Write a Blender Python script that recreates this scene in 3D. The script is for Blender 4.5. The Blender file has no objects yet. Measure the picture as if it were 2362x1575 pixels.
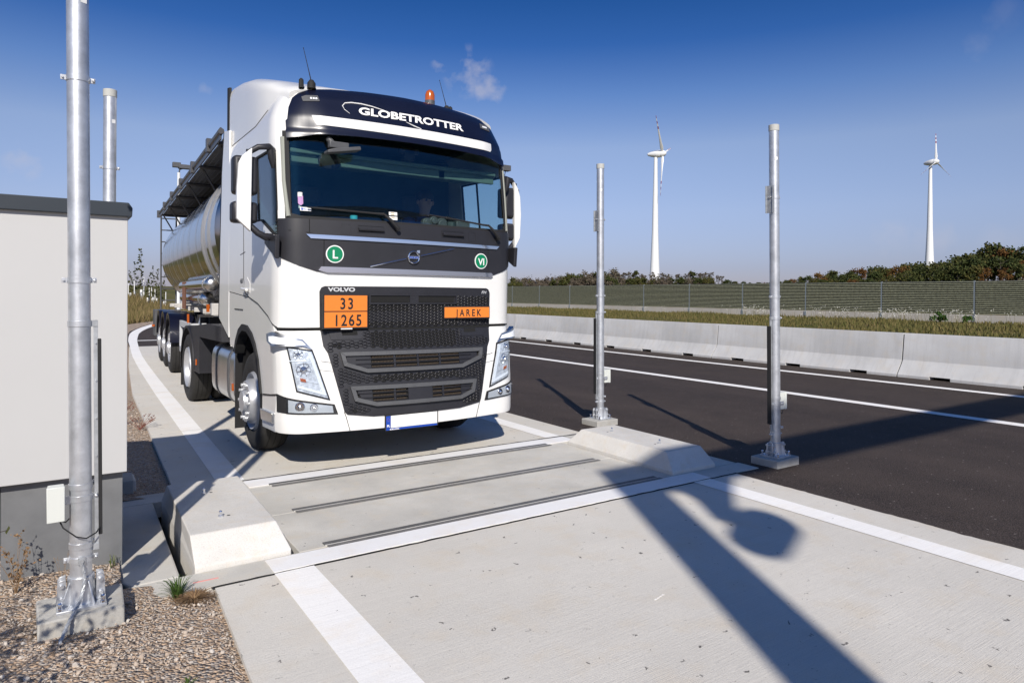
import bpy, bmesh, math, random
from mathutils import Vector, Matrix, noise
random.seed(7)
scene = bpy.context.scene
COL = scene.collection
PI = math.pi

# ------------------------------------------------------------ camera
Xc = Vector((2319, -7, -1561.2)).normalized()
Yc = Vector((-1051, 17, -1561.2)).normalized()
Yc = (Yc - Xc * Yc.dot(Xc) * 0.5).normalized()
Xc = (Xc - Yc * Xc.dot(Yc)).normalized()
Zc = Xc.cross(Yc)
# rows of world->camera matrix have the camera axes; columns are world axes in camera space
W2C = Matrix((Xc, Yc, Zc)).transposed()
cam = bpy.data.cameras.new("Camera")
camo = bpy.data.objects.new("Camera", cam)
COL.objects.link(camo)
camo.matrix_world = Matrix.Translation((0, 0, 1.6)) @ W2C.transposed().to_4x4()
cam.sensor_width = 36
cam.lens = 23.795
cam.shift_y = -0.0413
cam.clip_start = 0.05
cam.clip_end = 9000
scene.camera = camo

# ------------------------------------------------------------ light
SUN_AZ = math.radians(26.8)      # shadows fall towards +Y turned this much to +X
SUN_EL = math.radians(35.4)
sunv = Vector((math.sin(SUN_AZ) * math.cos(SUN_EL), math.cos(SUN_AZ) * math.cos(SUN_EL), -math.sin(SUN_EL)))
sl = bpy.data.lights.new("Sun", 'SUN')
sl.energy = 4.6
sl.angle = math.radians(0.7)
sl.color = (1.0, 0.935, 0.85)
so = bpy.data.objects.new("Sun", sl)
COL.objects.link(so)
so.rotation_euler = sunv.to_track_quat('-Z', 'Y').to_euler()
world = bpy.data.worlds.new("World")
scene.world = world
world.use_nodes = True
wn = world.node_tree.nodes
wl = world.node_tree.links
wn.clear()
wo = wn.new('ShaderNodeOutputWorld')
bg = wn.new('ShaderNodeBackground')
sky = wn.new('ShaderNodeTexSky')
sky.sky_type = 'NISHITA'
sky.sun_disc = False
sky.sun_elevation = SUN_EL
# direction TO the sun is -sunv ; rotation measured from +Y towards +X
sky.sun_rotation = math.atan2(-sunv.x, -sunv.y)
sky.altitude = 200
sky.air_density = 1.0
sky.dust_density = 0.6
sky.ozone_density = 3.0
bg.inputs['Strength'].default_value = 0.075
# small fair-weather clouds, placed by direction
tc = wn.new('ShaderNodeTexCoord')
def wmath(op, a, b=None, c=None):
    n = wn.new('ShaderNodeMath'); n.operation = op
    for i, v in enumerate((a, b, c)):
        if v is None: continue
        if isinstance(v, (int, float)): n.inputs[i].default_value = v
        else: wl.new(v, n.inputs[i])
    return n.outputs[0]
def cloud(d, rad, dens, scale):
    dv = wn.new('ShaderNodeVectorMath'); dv.operation = 'DISTANCE'
    wl.new(tc.outputs['Generated'], dv.inputs[0]); dv.inputs[1].default_value = Vector(d).normalized()
    nz = wn.new('ShaderNodeTexNoise'); nz.inputs['Scale'].default_value = scale; nz.inputs['Detail'].default_value = 6
    wl.new(tc.outputs['Generated'], nz.inputs['Vector'])
    fall = wmath('SUBTRACT', 1.0, wmath('DIVIDE', dv.outputs['Value'], rad))
    m = wmath('MULTIPLY', wmath('ADD', fall, wmath('MULTIPLY_ADD', nz.outputs['Fac'], 3.2, -1.85)), dens)
    n = wn.new('ShaderNodeClamp'); wl.new(m, n.inputs[0]); n.inputs[2].default_value = min(1, dens)
    fe = wn.new('ShaderNodeClamp'); wl.new(wmath('MULTIPLY', fall, 2.5), fe.inputs[0])
    return wmath('MULTIPLY', n.outputs[0], fe.outputs[0])
C2W = W2C.transposed()
def pdir(px, py):    # direction of a bearing measured on the photograph
    return C2W @ Vector(((px - 1181) / 1561.2, (690 - py) / 1561.2, -1))
cl = None
for (px, py, rad, dens, sc) in ((1080, 168, .040, .50, 42), (1128, 200, .032, .45, 40), (1012, 152, .014, .3, 60), (2310, 30, .03, .07, 30),
                                (2050, 558, .035, .22, 24), (2150, 550, .04, .2, 26), (2300, 558, .04, .15, 26), (55, 372, .026, .3, 40), (470, 207, .014, .2, 50), (2255, 112, .022, .08, 40)):
    o = cloud(pdir(px, py), rad, dens, sc)
    cl = o if cl is None else wmath('MAXIMUM', cl, o)
mixc = wn.new('ShaderNodeMixRGB')
mixc.inputs[2].default_value = (6.6, 6.4, 7.2, 1)
hue = wn.new('ShaderNodeHueSaturation'); hue.inputs['Saturation'].default_value = 1.0; hue.inputs['Value'].default_value = 1.0
sepv = wn.new('ShaderNodeSeparateXYZ'); wl.new(tc.outputs['Generated'], sepv.inputs[0])
rmp = wn.new('ShaderNodeValToRGB'); er = rmp.color_ramp.elements
er[0].position = 0.0; er[0].color = (.50, .475, .70, 1); er[1].position = 1.0; er[1].color = (.22, .45, .75, 1)
for p_, c_ in ((.04, (.52, .49, .70, 1)), (.12, (.78, .68, .80, 1)), (.21, (.92, .80, .86, 1)), (.28, (.52, .62, .84, 1)), (.345, (.19, .40, .73, 1)), (.43, (.07, .29, .60, 1))):
    k_ = er.new(p_); k_.color = c_
wl.new(sepv.outputs[2], rmp.inputs[0])
skm = wn.new('ShaderNodeVectorMath'); skm.operation = 'MULTIPLY'; wl.new(sky.outputs[0], skm.inputs[0]); wl.new(rmp.outputs[0], skm.inputs[1])
sks = wn.new('ShaderNodeVectorMath'); sks.operation = 'SCALE'; sks.inputs['Scale'].default_value = 1.42; wl.new(skm.outputs[0], sks.inputs[0])
wl.new(sks.outputs[0], hue.inputs['Color'])
wl.new(cl, mixc.inputs[0]); wl.new(hue.outputs[0], mixc.inputs[1])
wl.new(mixc.outputs[0], bg.inputs['Color'])
wl.new(bg.outputs[0], wo.inputs[0])
scene.view_settings.view_transform = 'Standard'
scene.view_settings.look = 'None'
scene.view_settings.exposure = 0.2
scene.view_settings.gamma = 1.0
scene.cycles.max_bounces = 8
scene.cycles.transparent_max_bounces = 12

# ------------------------------------------------------------ materials
MATS = {}
def mat(name, col, rough=.6, metal=0.0, coat=0.0, var=0.0, vscale=3.0, bump=0.0, bscale=60.0, spec=0.5, emis=None, detail=4, col2=None, stretch=None, var_lo=.35, var_hi=.65):
    m = bpy.data.materials.new(name); m.use_nodes = True
    nt = m.node_tree; b = nt.nodes['Principled BSDF']
    b.inputs['Base Color'].default_value = (*col, 1)
    b.inputs['Roughness'].default_value = rough
    b.inputs['Metallic'].default_value = metal
    b.inputs['Specular IOR Level'].default_value = spec
    if coat:
        b.inputs['Coat Weight'].default_value = coat; b.inputs['Coat Roughness'].default_value = .06
    tcn = nt.nodes.new('ShaderNodeTexCoord')
    vec = tcn.outputs['Object']
    if stretch:
        mp = nt.nodes.new('ShaderNodeMapping'); mp.inputs['Scale'].default_value = stretch
        nt.links.new(vec, mp.inputs[0]); vec = mp.outputs[0]
    if var or col2:
        n = nt.nodes.new('ShaderNodeTexNoise'); n.inputs['Scale'].default_value = vscale; n.inputs['Detail'].default_value = detail
        n.inputs['Roughness'].default_value = .65
        nt.links.new(vec, n.inputs['Vector'])
        mr = nt.nodes.new('ShaderNodeMapRange'); mr.inputs[1].default_value = var_lo; mr.inputs[2].default_value = var_hi
        nt.links.new(n.outputs['Fac'], mr.inputs[0])
        mx = nt.nodes.new('ShaderNodeMixRGB')
        nt.links.new(mr.outputs[0], mx.inputs[0])
        c2 = col2 if col2 else tuple(c * (1 - var) for c in col)
        mx.inputs[1].default_value = (*col, 1); mx.inputs[2].default_value = (*c2, 1)
        nt.links.new(mx.outputs[0], b.inputs['Base Color'])
        m['mix'] = mx.name
    if bump:
        n2 = nt.nodes.new('ShaderNodeTexNoise'); n2.inputs['Scale'].default_value = bscale; n2.inputs['Detail'].default_value = 5
        nt.links.new(vec, n2.inputs['Vector'])
        bp = nt.nodes.new('ShaderNodeBump'); bp.inputs['Strength'].default_value = bump; bp.inputs['Distance'].default_value = .01
        nt.links.new(n2.outputs['Fac'], bp.inputs['Height']); nt.links.new(bp.outputs[0], b.inputs['Normal'])
    if emis:
        b.inputs['Emission Color'].default_value = (*emis[0], 1); b.inputs['Emission Strength'].default_value = emis[1]
    MATS[name] = m
    return m

def glass(name, tint, refl=1.0, rough=0.0):
    m = bpy.data.materials.new(name); m.use_nodes = True; nt = m.node_tree; nt.nodes.clear()
    o = nt.nodes.new('ShaderNodeOutputMaterial'); t = nt.nodes.new('ShaderNodeBsdfTransparent'); t.inputs[0].default_value = (*tint, 1)
    g = nt.nodes.new('ShaderNodeBsdfGlossy'); g.inputs['Roughness'].default_value = rough
    lw = nt.nodes.new('ShaderNodeLayerWeight'); lw.inputs[0].default_value = .5
    pw = nt.nodes.new('ShaderNodeMath'); pw.operation = 'POWER'; pw.inputs[1].default_value = 4.5; nt.links.new(lw.outputs['Facing'], pw.inputs[0])
    f = nt.nodes.new('ShaderNodeMath'); f.operation = 'MULTIPLY_ADD'; f.inputs[1].default_value = .9; f.inputs[2].default_value = .04; nt.links.new(pw.outputs[0], f.inputs[0])
    mt = nt.nodes.new('ShaderNodeMath'); mt.operation = 'MULTIPLY'; mt.inputs[1].default_value = refl
    mx = nt.nodes.new('ShaderNodeMixShader')
    nt.links.new(f.outputs[0], mt.inputs[0]); nt.links.new(mt.outputs[0], mx.inputs[0]); nt.links.new(t.outputs[0], mx.inputs[1]); nt.links.new(g.outputs[0], mx.inputs[2]); nt.links.new(mx.outputs[0], o.inputs[0])
    MATS[name] = m
    return m

def concrete(name, col, speck=0.0, broom=0.0, stain=.18, small=.12, vs=.8, streak=0.0):
    m = bpy.data.materials.new(name); m.use_nodes = True; nt = m.node_tree; N = nt.nodes; L = nt.links
    b = N['Principled BSDF']; b.inputs['Roughness'].default_value = .85; b.inputs['Specular IOR Level'].default_value = .25
    tcn = N.new('ShaderNodeTexCoord'); v = tcn.outputs['Object']
    def noi(sc, d=6, st=None, r=.6):
        n = N.new('ShaderNodeTexNoise'); n.inputs['Scale'].default_value = sc; n.inputs['Detail'].default_value = d; n.inputs['Roughness'].default_value = r
        if st:
            mp = N.new('ShaderNodeMapping'); mp.inputs['Scale'].default_value = st; L.new(v, mp.inputs[0]); L.new(mp.outputs[0], n.inputs['Vector'])
        else: L.new(v, n.inputs['Vector'])
        return n.outputs['Fac']
    def rng(x, a, bb, c=0, d=1):
        mr = N.new('ShaderNodeMapRange'); mr.inputs[1].default_value = a; mr.inputs[2].default_value = bb; mr.inputs[3].default_value = c; mr.inputs[4].default_value = d
        L.new(x, mr.inputs[0]); return mr.outputs[0]
    def mul(c, f, col2):
        mx = N.new('ShaderNodeMixRGB'); L.new(f, mx.inputs[0])
        if isinstance(c, tuple): mx.inputs[1].default_value = (*c, 1)
        else: L.new(c, mx.inputs[1])
        mx.inputs[2].default_value = (*col2, 1); return mx.outputs[0]
    c = mul(col, rng(noi(vs), .35, .7), tuple(x * (1 - stain) for x in col))
    c = mul(c, rng(noi(vs * 4.3, 8), .5, .75, 0, .7), (col[0] * .93, col[1] * .86, col[2] * .76))
    c = mul(c, rng(noi(140, 3), .5, .75, 0, small * 4), tuple(x * .55 for x in col))
    if speck:
        vo = N.new('ShaderNodeTexVoronoi'); vo.voronoi_dimensions = '2D'; vo.inputs['Scale'].default_value = 5.5; vo.inputs['Randomness'].default_value = 1
        ad = N.new('ShaderNodeVectorMath'); ad.operation = 'MULTIPLY_ADD'
        nn = N.new('ShaderNodeTexNoise'); nn.inputs['Scale'].default_value = 30; L.new(v, nn.inputs['Vector'])
        L.new(nn.outputs['Color'], ad.inputs[0]); ad.inputs[1].default_value = (.11, .06, .05); L.new(v, ad.inputs[2])
        L.new(ad.outputs[0], vo.inputs['Vector'])
        sv = N.new('ShaderNodeSeparateColor'); L.new(vo.outputs['Color'], sv.inputs[0])
        gt_ = N.new('ShaderNodeMath'); gt_.operation = 'MULTIPLY'; L.new(rng(vo.outputs['Distance'], speck * .6, speck * 1.1, .9, 0), gt_.inputs[0]); L.new(rng(sv.outputs[0], .60, .75, 0, 1), gt_.inputs[1])
        c = mul(c, gt_.outputs[0], (.05, .045, .045))
        vo2 = N.new('ShaderNodeTexVoronoi'); vo2.voronoi_dimensions = '2D'; vo2.inputs['Scale'].default_value = 17; L.new(ad.outputs[0], vo2.inputs['Vector'])
        sv2 = N.new('ShaderNodeSeparateColor'); L.new(vo2.outputs['Color'], sv2.inputs[0])
        g2_ = N.new('ShaderNodeMath'); g2_.operation = 'MULTIPLY'; L.new(rng(vo2.outputs['Distance'], speck * .6, speck * 1.4, .7, 0), g2_.inputs[0]); L.new(rng(sv2.outputs[0], .82, .9, 0, 1), g2_.inputs[1])
        c = mul(c, g2_.outputs[0], (.12, .11, .10))
    if streak: c = mul(c, rng(noi(1, 6, (2, 9, .5), .7), .48, .72, 0, streak), tuple(x * .62 for x in col))
    if broom: c = mul(c, rng(noi(1, 5, (1.2, 120, 2), .75), .40, .72, 0, .30), tuple(x * .6 for x in col))
    L.new(c, b.inputs['Base Color'])
    h = noi(90, 6)
    if broom:
        h2 = noi(1, 4, (3, 230, 3), .7)
        ma = N.new('ShaderNodeMath'); ma.operation = 'MULTIPLY_ADD'; L.new(h2, ma.inputs[0]); ma.inputs[1].default_value = broom; L.new(h, ma.inputs[2]); h = ma.outputs[0]
    bp = N.new('ShaderNodeBump'); bp.inputs['Strength'].default_value = .35; bp.inputs['Distance'].default_value = .006
    L.new(h, bp.inputs['Height']); L.new(bp.outputs[0], b.inputs['Normal'])
    MATS[name] = m
    return m

white = mat('white_paint', (.80, .795, .77), .32, coat=.6, var=.04, vscale=1.5)
navy = mat('dark_blue_paint', (.006, .007, .019), .28, coat=.5, var=.2, vscale=4)
blackp = mat('charcoal_plastic', (.020, .020, .025), .5, var=.2, vscale=5, bump=.06, bscale=300)
blackm = mat('matt_black', (.012, .012, .013), .75)
gryp = mat('grey_plastic', (.085, .087, .092), .5, var=.15, vscale=9)
rubber = mat('tyre_rubber', (.022, .021, .020), .85, var=.35, vscale=6, bump=.1, bscale=80)
chrome = mat('chrome', (.82, .84, .88), .08, metal=1)
alu = mat('brushed_aluminium', (.62, .63, .64), .28, metal=1, var=.1, vscale=8)
steelpol = mat('polished_steel', (.30, .295, .295), .10, metal=1, var=.12, vscale=2.0, bump=.02, bscale=3.0)
ringst = mat('satin_steel', (.70, .69, .66), .3, metal=1)
galv = mat('galvanised_steel', (.70, .72, .75), .42, metal=.72, var=.30, vscale=9, bump=.06, bscale=40, detail=8)
galvd = mat('dull_galvanised', (.50, .52, .54), .5, metal=.6, var=.3, vscale=12)
capm = mat('grey_cap', (.45, .45, .42), .7)
dark = mat('dark_gap', (.006, .006, .006), .9)
orange = mat('orange_plate', (.80, .22, .03), .4, var=.05)
amber = mat('amber_lens', (.42, .09, .012), .18, coat=.5)
greenm = mat('green_sticker', (.0, .20, .085), .4)
whitep = mat('white_sticker', (.82, .82, .80), .45)
bluem = mat('blue_band', (.01, .06, .38), .4)
bluecap = mat('blue_cap', (.03, .16, .62), .35)
lens = glass('clear_lens', (.92, .94, .96), .9)
windg = glass('windscreen_glass', (.84, .92, .91), 1.5)
sideg = glass('side_glass', (.80, .88, .92), 1.0)
reflc = mat('reflector', (.80, .82, .85), .35, metal=.25, bump=.6, bscale=26, var=.35, vscale=30)
lampsil = mat('lamp_silver', (.62, .63, .64), .4, metal=.2)
rimm = mat('rim_silver', (.52, .53, .55), .38, metal=.55)
drlm = mat('light_guide', (.86, .88, .90), .25)
interm = mat('interior_dark', (.045, .09, .11), .8, var=.3, vscale=3)
interl = mat('interior_beige', (.30, .31, .27), .8)
dashm = mat('dashboard', (.03, .045, .045), .6, var=.3)
curtain = mat('curtain_green', (.10, .15, .13), .9)
cabinet_m = mat('cabinet_white', (.49, .49, .485), .5, var=.03, vscale=.8)
cabroof_m = mat('cabinet_roof', (.020, .028, .038), .5)
cabbase_m = mat('cabinet_base', (.16, .165, .17), .6, var=.25, vscale=3, bump=.05)
boxm = mat('junction_box', (.62, .64, .60), .45)
cablem = mat('black_cable', (.012, .012, .012), .5)
conc = concrete('concrete_lane', (.70, .668, .605), speck=.055, broom=2.2, stain=.12)
conc2 = concrete('concrete_deck', (.60, .58, .53), speck=.03, stain=.26, vs=1.6)
foundm = concrete('foundation_concrete', (.46, .45, .42), stain=.25, vs=5)
conc3 = concrete('concrete_block', (.66, .64, .60), stain=.14, vs=3)
concb = concrete('concrete_barrier', (.57, .57, .565), stain=.22, small=.05, vs=.9, streak=.45)
concw = concrete('concrete_plinth', (.50, .47, .42), stain=.2, small=.05, vs=.4)
paint = concrete('road_paint', (.93, .915, .885), stain=.07, small=.05, speck=.02, broom=.8)
paintb = concrete('bright_paint', (.80, .795, .79), stain=.03, small=.02)
resin = mat('sensor_resin', (.12, .12, .118), .6, var=.25, vscale=12)
resin2 = mat('sensor_resin_light', (.17, .165, .158), .6, var=.25, vscale=12)
postst = mat('post_steel', (.30, .34, .37), .45, metal=.5)
turbm = mat('turbine_white', (.74, .75, .75), .4)
turbg = mat('turbine_green', (.55, .60, .42), .5)
redm = mat('turbine_red', (.28, .05, .06), .5)
bark = mat('bark', (.07, .055, .045), .9)
skinm = mat('skin', (.42, .25, .18), .6)
shirt = mat('blue_shirt', (.02, .07, .25), .8)
hairm = mat('dark_hair', (.03, .02, .015), .7)
seatm = mat('seat_fabric', (.07, .08, .09), .9)
stick_p = mat('purple_sticker', (.42, .22, .45), .5)
cyan = mat('cyan_lid', (.05, .45, .55), .4)
redstain = mat('red_marker', (.75, .30, .27), .8)

def asphalt():
    m = bpy.data.materials.new('asphalt'); m.use_nodes = True; nt = m.node_tree; N = nt.nodes; L = nt.links
    b = N['Principled BSDF']; b.inputs['Roughness'].default_value = .8; b.inputs['Specular IOR Level'].default_value = .3
    tcn = N.new('ShaderNodeTexCoord'); v = tcn.outputs['Object']
    n1 = N.new('ShaderNodeTexNoise'); n1.inputs['Scale'].default_value = .5; n1.inputs['Detail'].default_value = 6
    mp = N.new('ShaderNodeMapping'); mp.inputs['Scale'].default_value = (2.4, .05, 1); L.new(v, mp.inputs[0]); L.new(mp.outputs[0], n1.inputs['Vector'])
    n2 = N.new('ShaderNodeTexNoise'); n2.inputs['Scale'].default_value = 110; n2.inputs['Detail'].default_value = 3; L.new(v, n2.inputs['Vector'])
    n3 = N.new('ShaderNodeTexVoronoi'); n3.inputs['Scale'].default_value = 150; L.new(v, n3.inputs['Vector'])
    r1 = N.new('ShaderNodeValToRGB'); e = r1.color_ramp.elements
    e[0].position = .36; e[0].color = (.013, .008, .0055, 1); e[1].position = .68; e[1].color = (.050, .036, .0275, 1)
    n4 = N.new('ShaderNodeTexNoise'); n4.inputs['Scale'].default_value = 1.6; n4.inputs['Detail'].default_value = 7; n4.inputs['Roughness'].default_value = .7; L.new(v, n4.inputs['Vector'])
    av = N.new('ShaderNodeMath'); av.operation = 'MULTIPLY_ADD'; av.inputs[1].default_value = .5; L.new(n4.outputs['Fac'], av.inputs[0])
    hf = N.new('ShaderNodeMath'); hf.operation = 'MULTIPLY'; hf.inputs[1].default_value = .5; L.new(n1.outputs['Fac'], hf.inputs[0]); L.new(hf.outputs[0], av.inputs[2])
    L.new(av.outputs[0], r1.inputs[0])
    mr = N.new('ShaderNodeMapRange'); mr.inputs[1].default_value = .45; mr.inputs[2].default_value = .75; mr.inputs[3].default_value = 0; mr.inputs[4].default_value = .9
    L.new(n2.outputs['Fac'], mr.inputs[0])
    mx = N.new('ShaderNodeMixRGB'); L.new(mr.outputs[0], mx.inputs[0]); L.new(r1.outputs[0], mx.inputs[1]); mx.inputs[2].default_value = (.15, .118, .10, 1)
    vo = N.new('ShaderNodeTexVoronoi'); vo.voronoi_dimensions = '2D'; vo.inputs['Scale'].default_value = 3.5; L.new(v, vo.inputs['Vector'])
    mr2 = N.new('ShaderNodeMapRange'); mr2.inputs[1].default_value = 0; mr2.inputs[2].default_value = .035; mr2.inputs[3].default_value = .9; mr2.inputs[4].default_value = 0
    L.new(vo.outputs['Distance'], mr2.inputs[0])
    mx2 = N.new('ShaderNodeMixRGB'); L.new(mr2.outputs[0], mx2.inputs[0]); L.new(mx.outputs[0], mx2.inputs[1]); mx2.inputs[2].default_value = (.38, .33, .30, 1)
    L.new(mx2.outputs[0], b.inputs['Base Color'])
    bp = N.new('ShaderNodeBump'); bp.inputs['Strength'].default_value = .8; bp.inputs['Distance'].default_value = .006
    L.new(n3.outputs['Distance'], bp.inputs['Height']); L.new(bp.outputs[0], b.inputs['Normal'])
    MATS['asphalt'] = m; return m
asph = asphalt()

def ground_mat():
    m = bpy.data.materials.new('grass_ground'); m.use_nodes = True; nt = m.node_tree; N = nt.nodes; L = nt.links
    b = N['Principled BSDF']; b.inputs['Roughness'].default_value = .95; b.inputs['Specular IOR Level'].default_value = .1
    tcn = N.new('ShaderNodeTexCoord'); v = tcn.outputs['Object']
    n1 = N.new('ShaderNodeTexNoise'); n1.inputs['Scale'].default_value = .35; n1.inputs['Detail'].default_value = 9; n1.inputs['Roughness'].default_value = .7; L.new(v, n1.inputs['Vector'])
    r1 = N.new('ShaderNodeValToRGB'); e = r1.color_ramp.elements
    e[0].position = .36; e[0].color = (.055, .065, .018, 1); e[1].position = .66; e[1].color = (.17, .12, .055, 1)
    k = r1.color_ramp.elements.new(.5); k.color = (.10, .095, .03, 1)
    L.new(n1.outputs['Fac'], r1.inputs[0]); L.new(r1.outputs[0], b.inputs['Base Color'])
    MATS['grass_ground'] = m; return m
groundm = ground_mat()

def gravel_mat(name, scale):
    m = bpy.data.materials.new(name); m.use_nodes = True; nt = m.node_tree; N = nt.nodes; L = nt.links
    b = N['Principled BSDF']; b.inputs['Roughness'].default_value = .9; b.inputs['Specular IOR Level'].default_value = .2
    tcn = N.new('ShaderNodeTexCoord'); v = tcn.outputs['Object']
    vo = N.new('ShaderNodeTexVoronoi'); vo.inputs['Scale'].default_value = scale; L.new(v, vo.inputs['Vector'])
    sp = N.new('ShaderNodeSeparateColor'); L.new(vo.outputs['Color'], sp.inputs[0])
    r1 = N.new('ShaderNodeValToRGB'); e = r1.color_ramp.elements
    e[0].position = 0; e[0].color = (.20, .175, .155, 1); e[1].position = 1; e[1].color = (.52, .48, .43, 1)
    for p, c in ((.3, (.46, .32, .21, 1)), (.5, (.36, .33, .30, 1)), (.75, (.55, .39, .26, 1))):
        k = r1.color_ramp.elements.new(p); k.color = c
    L.new(sp.outputs[0], r1.inputs[0])
    n1 = N.new('ShaderNodeTexNoise'); n1.inputs['Scale'].default_value = 2; n1.inputs['Detail'].default_value = 6; L.new(v, n1.inputs['Vector'])
    mx = N.new('ShaderNodeMixRGB'); mx.blend_type = 'MULTIPLY'; mx.inputs[0].default_value = .5; L.new(r1.outputs[0], mx.inputs[1]); L.new(n1.outputs['Color'], mx.inputs[2])
    L.new(r1.outputs[0], b.inputs['Base Color'])
    bp = N.new('ShaderNodeBump'); bp.inputs['Strength'].default_value = 1; bp.inputs['Distance'].default_value = .02; bp.invert = True
    L.new(vo.outputs['Distance'], bp.inputs['Height']); L.new(bp.outputs[0], b.inputs['Normal'])
    MATS[name] = m; return m
gravelm = gravel_mat('gravel_bed', 70)

def leaf_mat(name, c1, c2, c3, sc=.25):
    m = bpy.data.materials.new(name); m.use_nodes = True; nt = m.node_tree; N = nt.nodes; L = nt.links
    b = N['Principled BSDF']; b.inputs['Roughness'].default_value = .8; b.inputs['Specular IOR Level'].default_value = .2
    g = N.new('ShaderNodeNewGeometry')
    oi = N.new('ShaderNodeObjectInfo')
    r1 = N.new('ShaderNodeValToRGB'); e = r1.color_ramp.elements
    e[0].position = 0; e[0].color = (*c1, 1); e[1].position = 1; e[1].color = (*c3, 1)
    k = r1.color_ramp.elements.new(.5); k.color = (*c2, 1)
    ma = N.new('ShaderNodeMath'); ma.operation = 'MULTIPLY_ADD'; L.new(g.outputs['Random Per Island'], ma.inputs[0]); ma.inputs[1].default_value = .55
    mb = N.new('ShaderNodeMath'); mb.operation = 'MULTIPLY'; L.new(oi.outputs['Random'], mb.inputs[0]); mb.inputs[1].default_value = .45
    L.new(mb.outputs[0], ma.inputs[2]); L.new(ma.outputs[0], r1.inputs[0]); L.new(r1.outputs[0], b.inputs['Base Color'])
    MATS[name] = m; return m
leaf_green = leaf_mat('leaves_green', (.024, .038, .011), (.052, .062, .016), (.105, .080, .022))
leaf_orange = leaf_mat('leaves_orange', (.08, .040, .013), (.13, .062, .018), (.10, .075, .02))
leaf_brown = leaf_mat('leaves_brown', (.09, .075, .058), (.12, .095, .07), (.08, .075, .045))
grassm = leaf_mat('grass_blades', (.06, .070, .016), (.14, .115, .042), (.30, .21, .11))
drygm = leaf_mat('dry_stalks', (.16, .09, .05), (.26, .17, .09), (.20, .13, .07))
flowerm = mat('white_flowers', (.75, .74, .68), .8)

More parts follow.
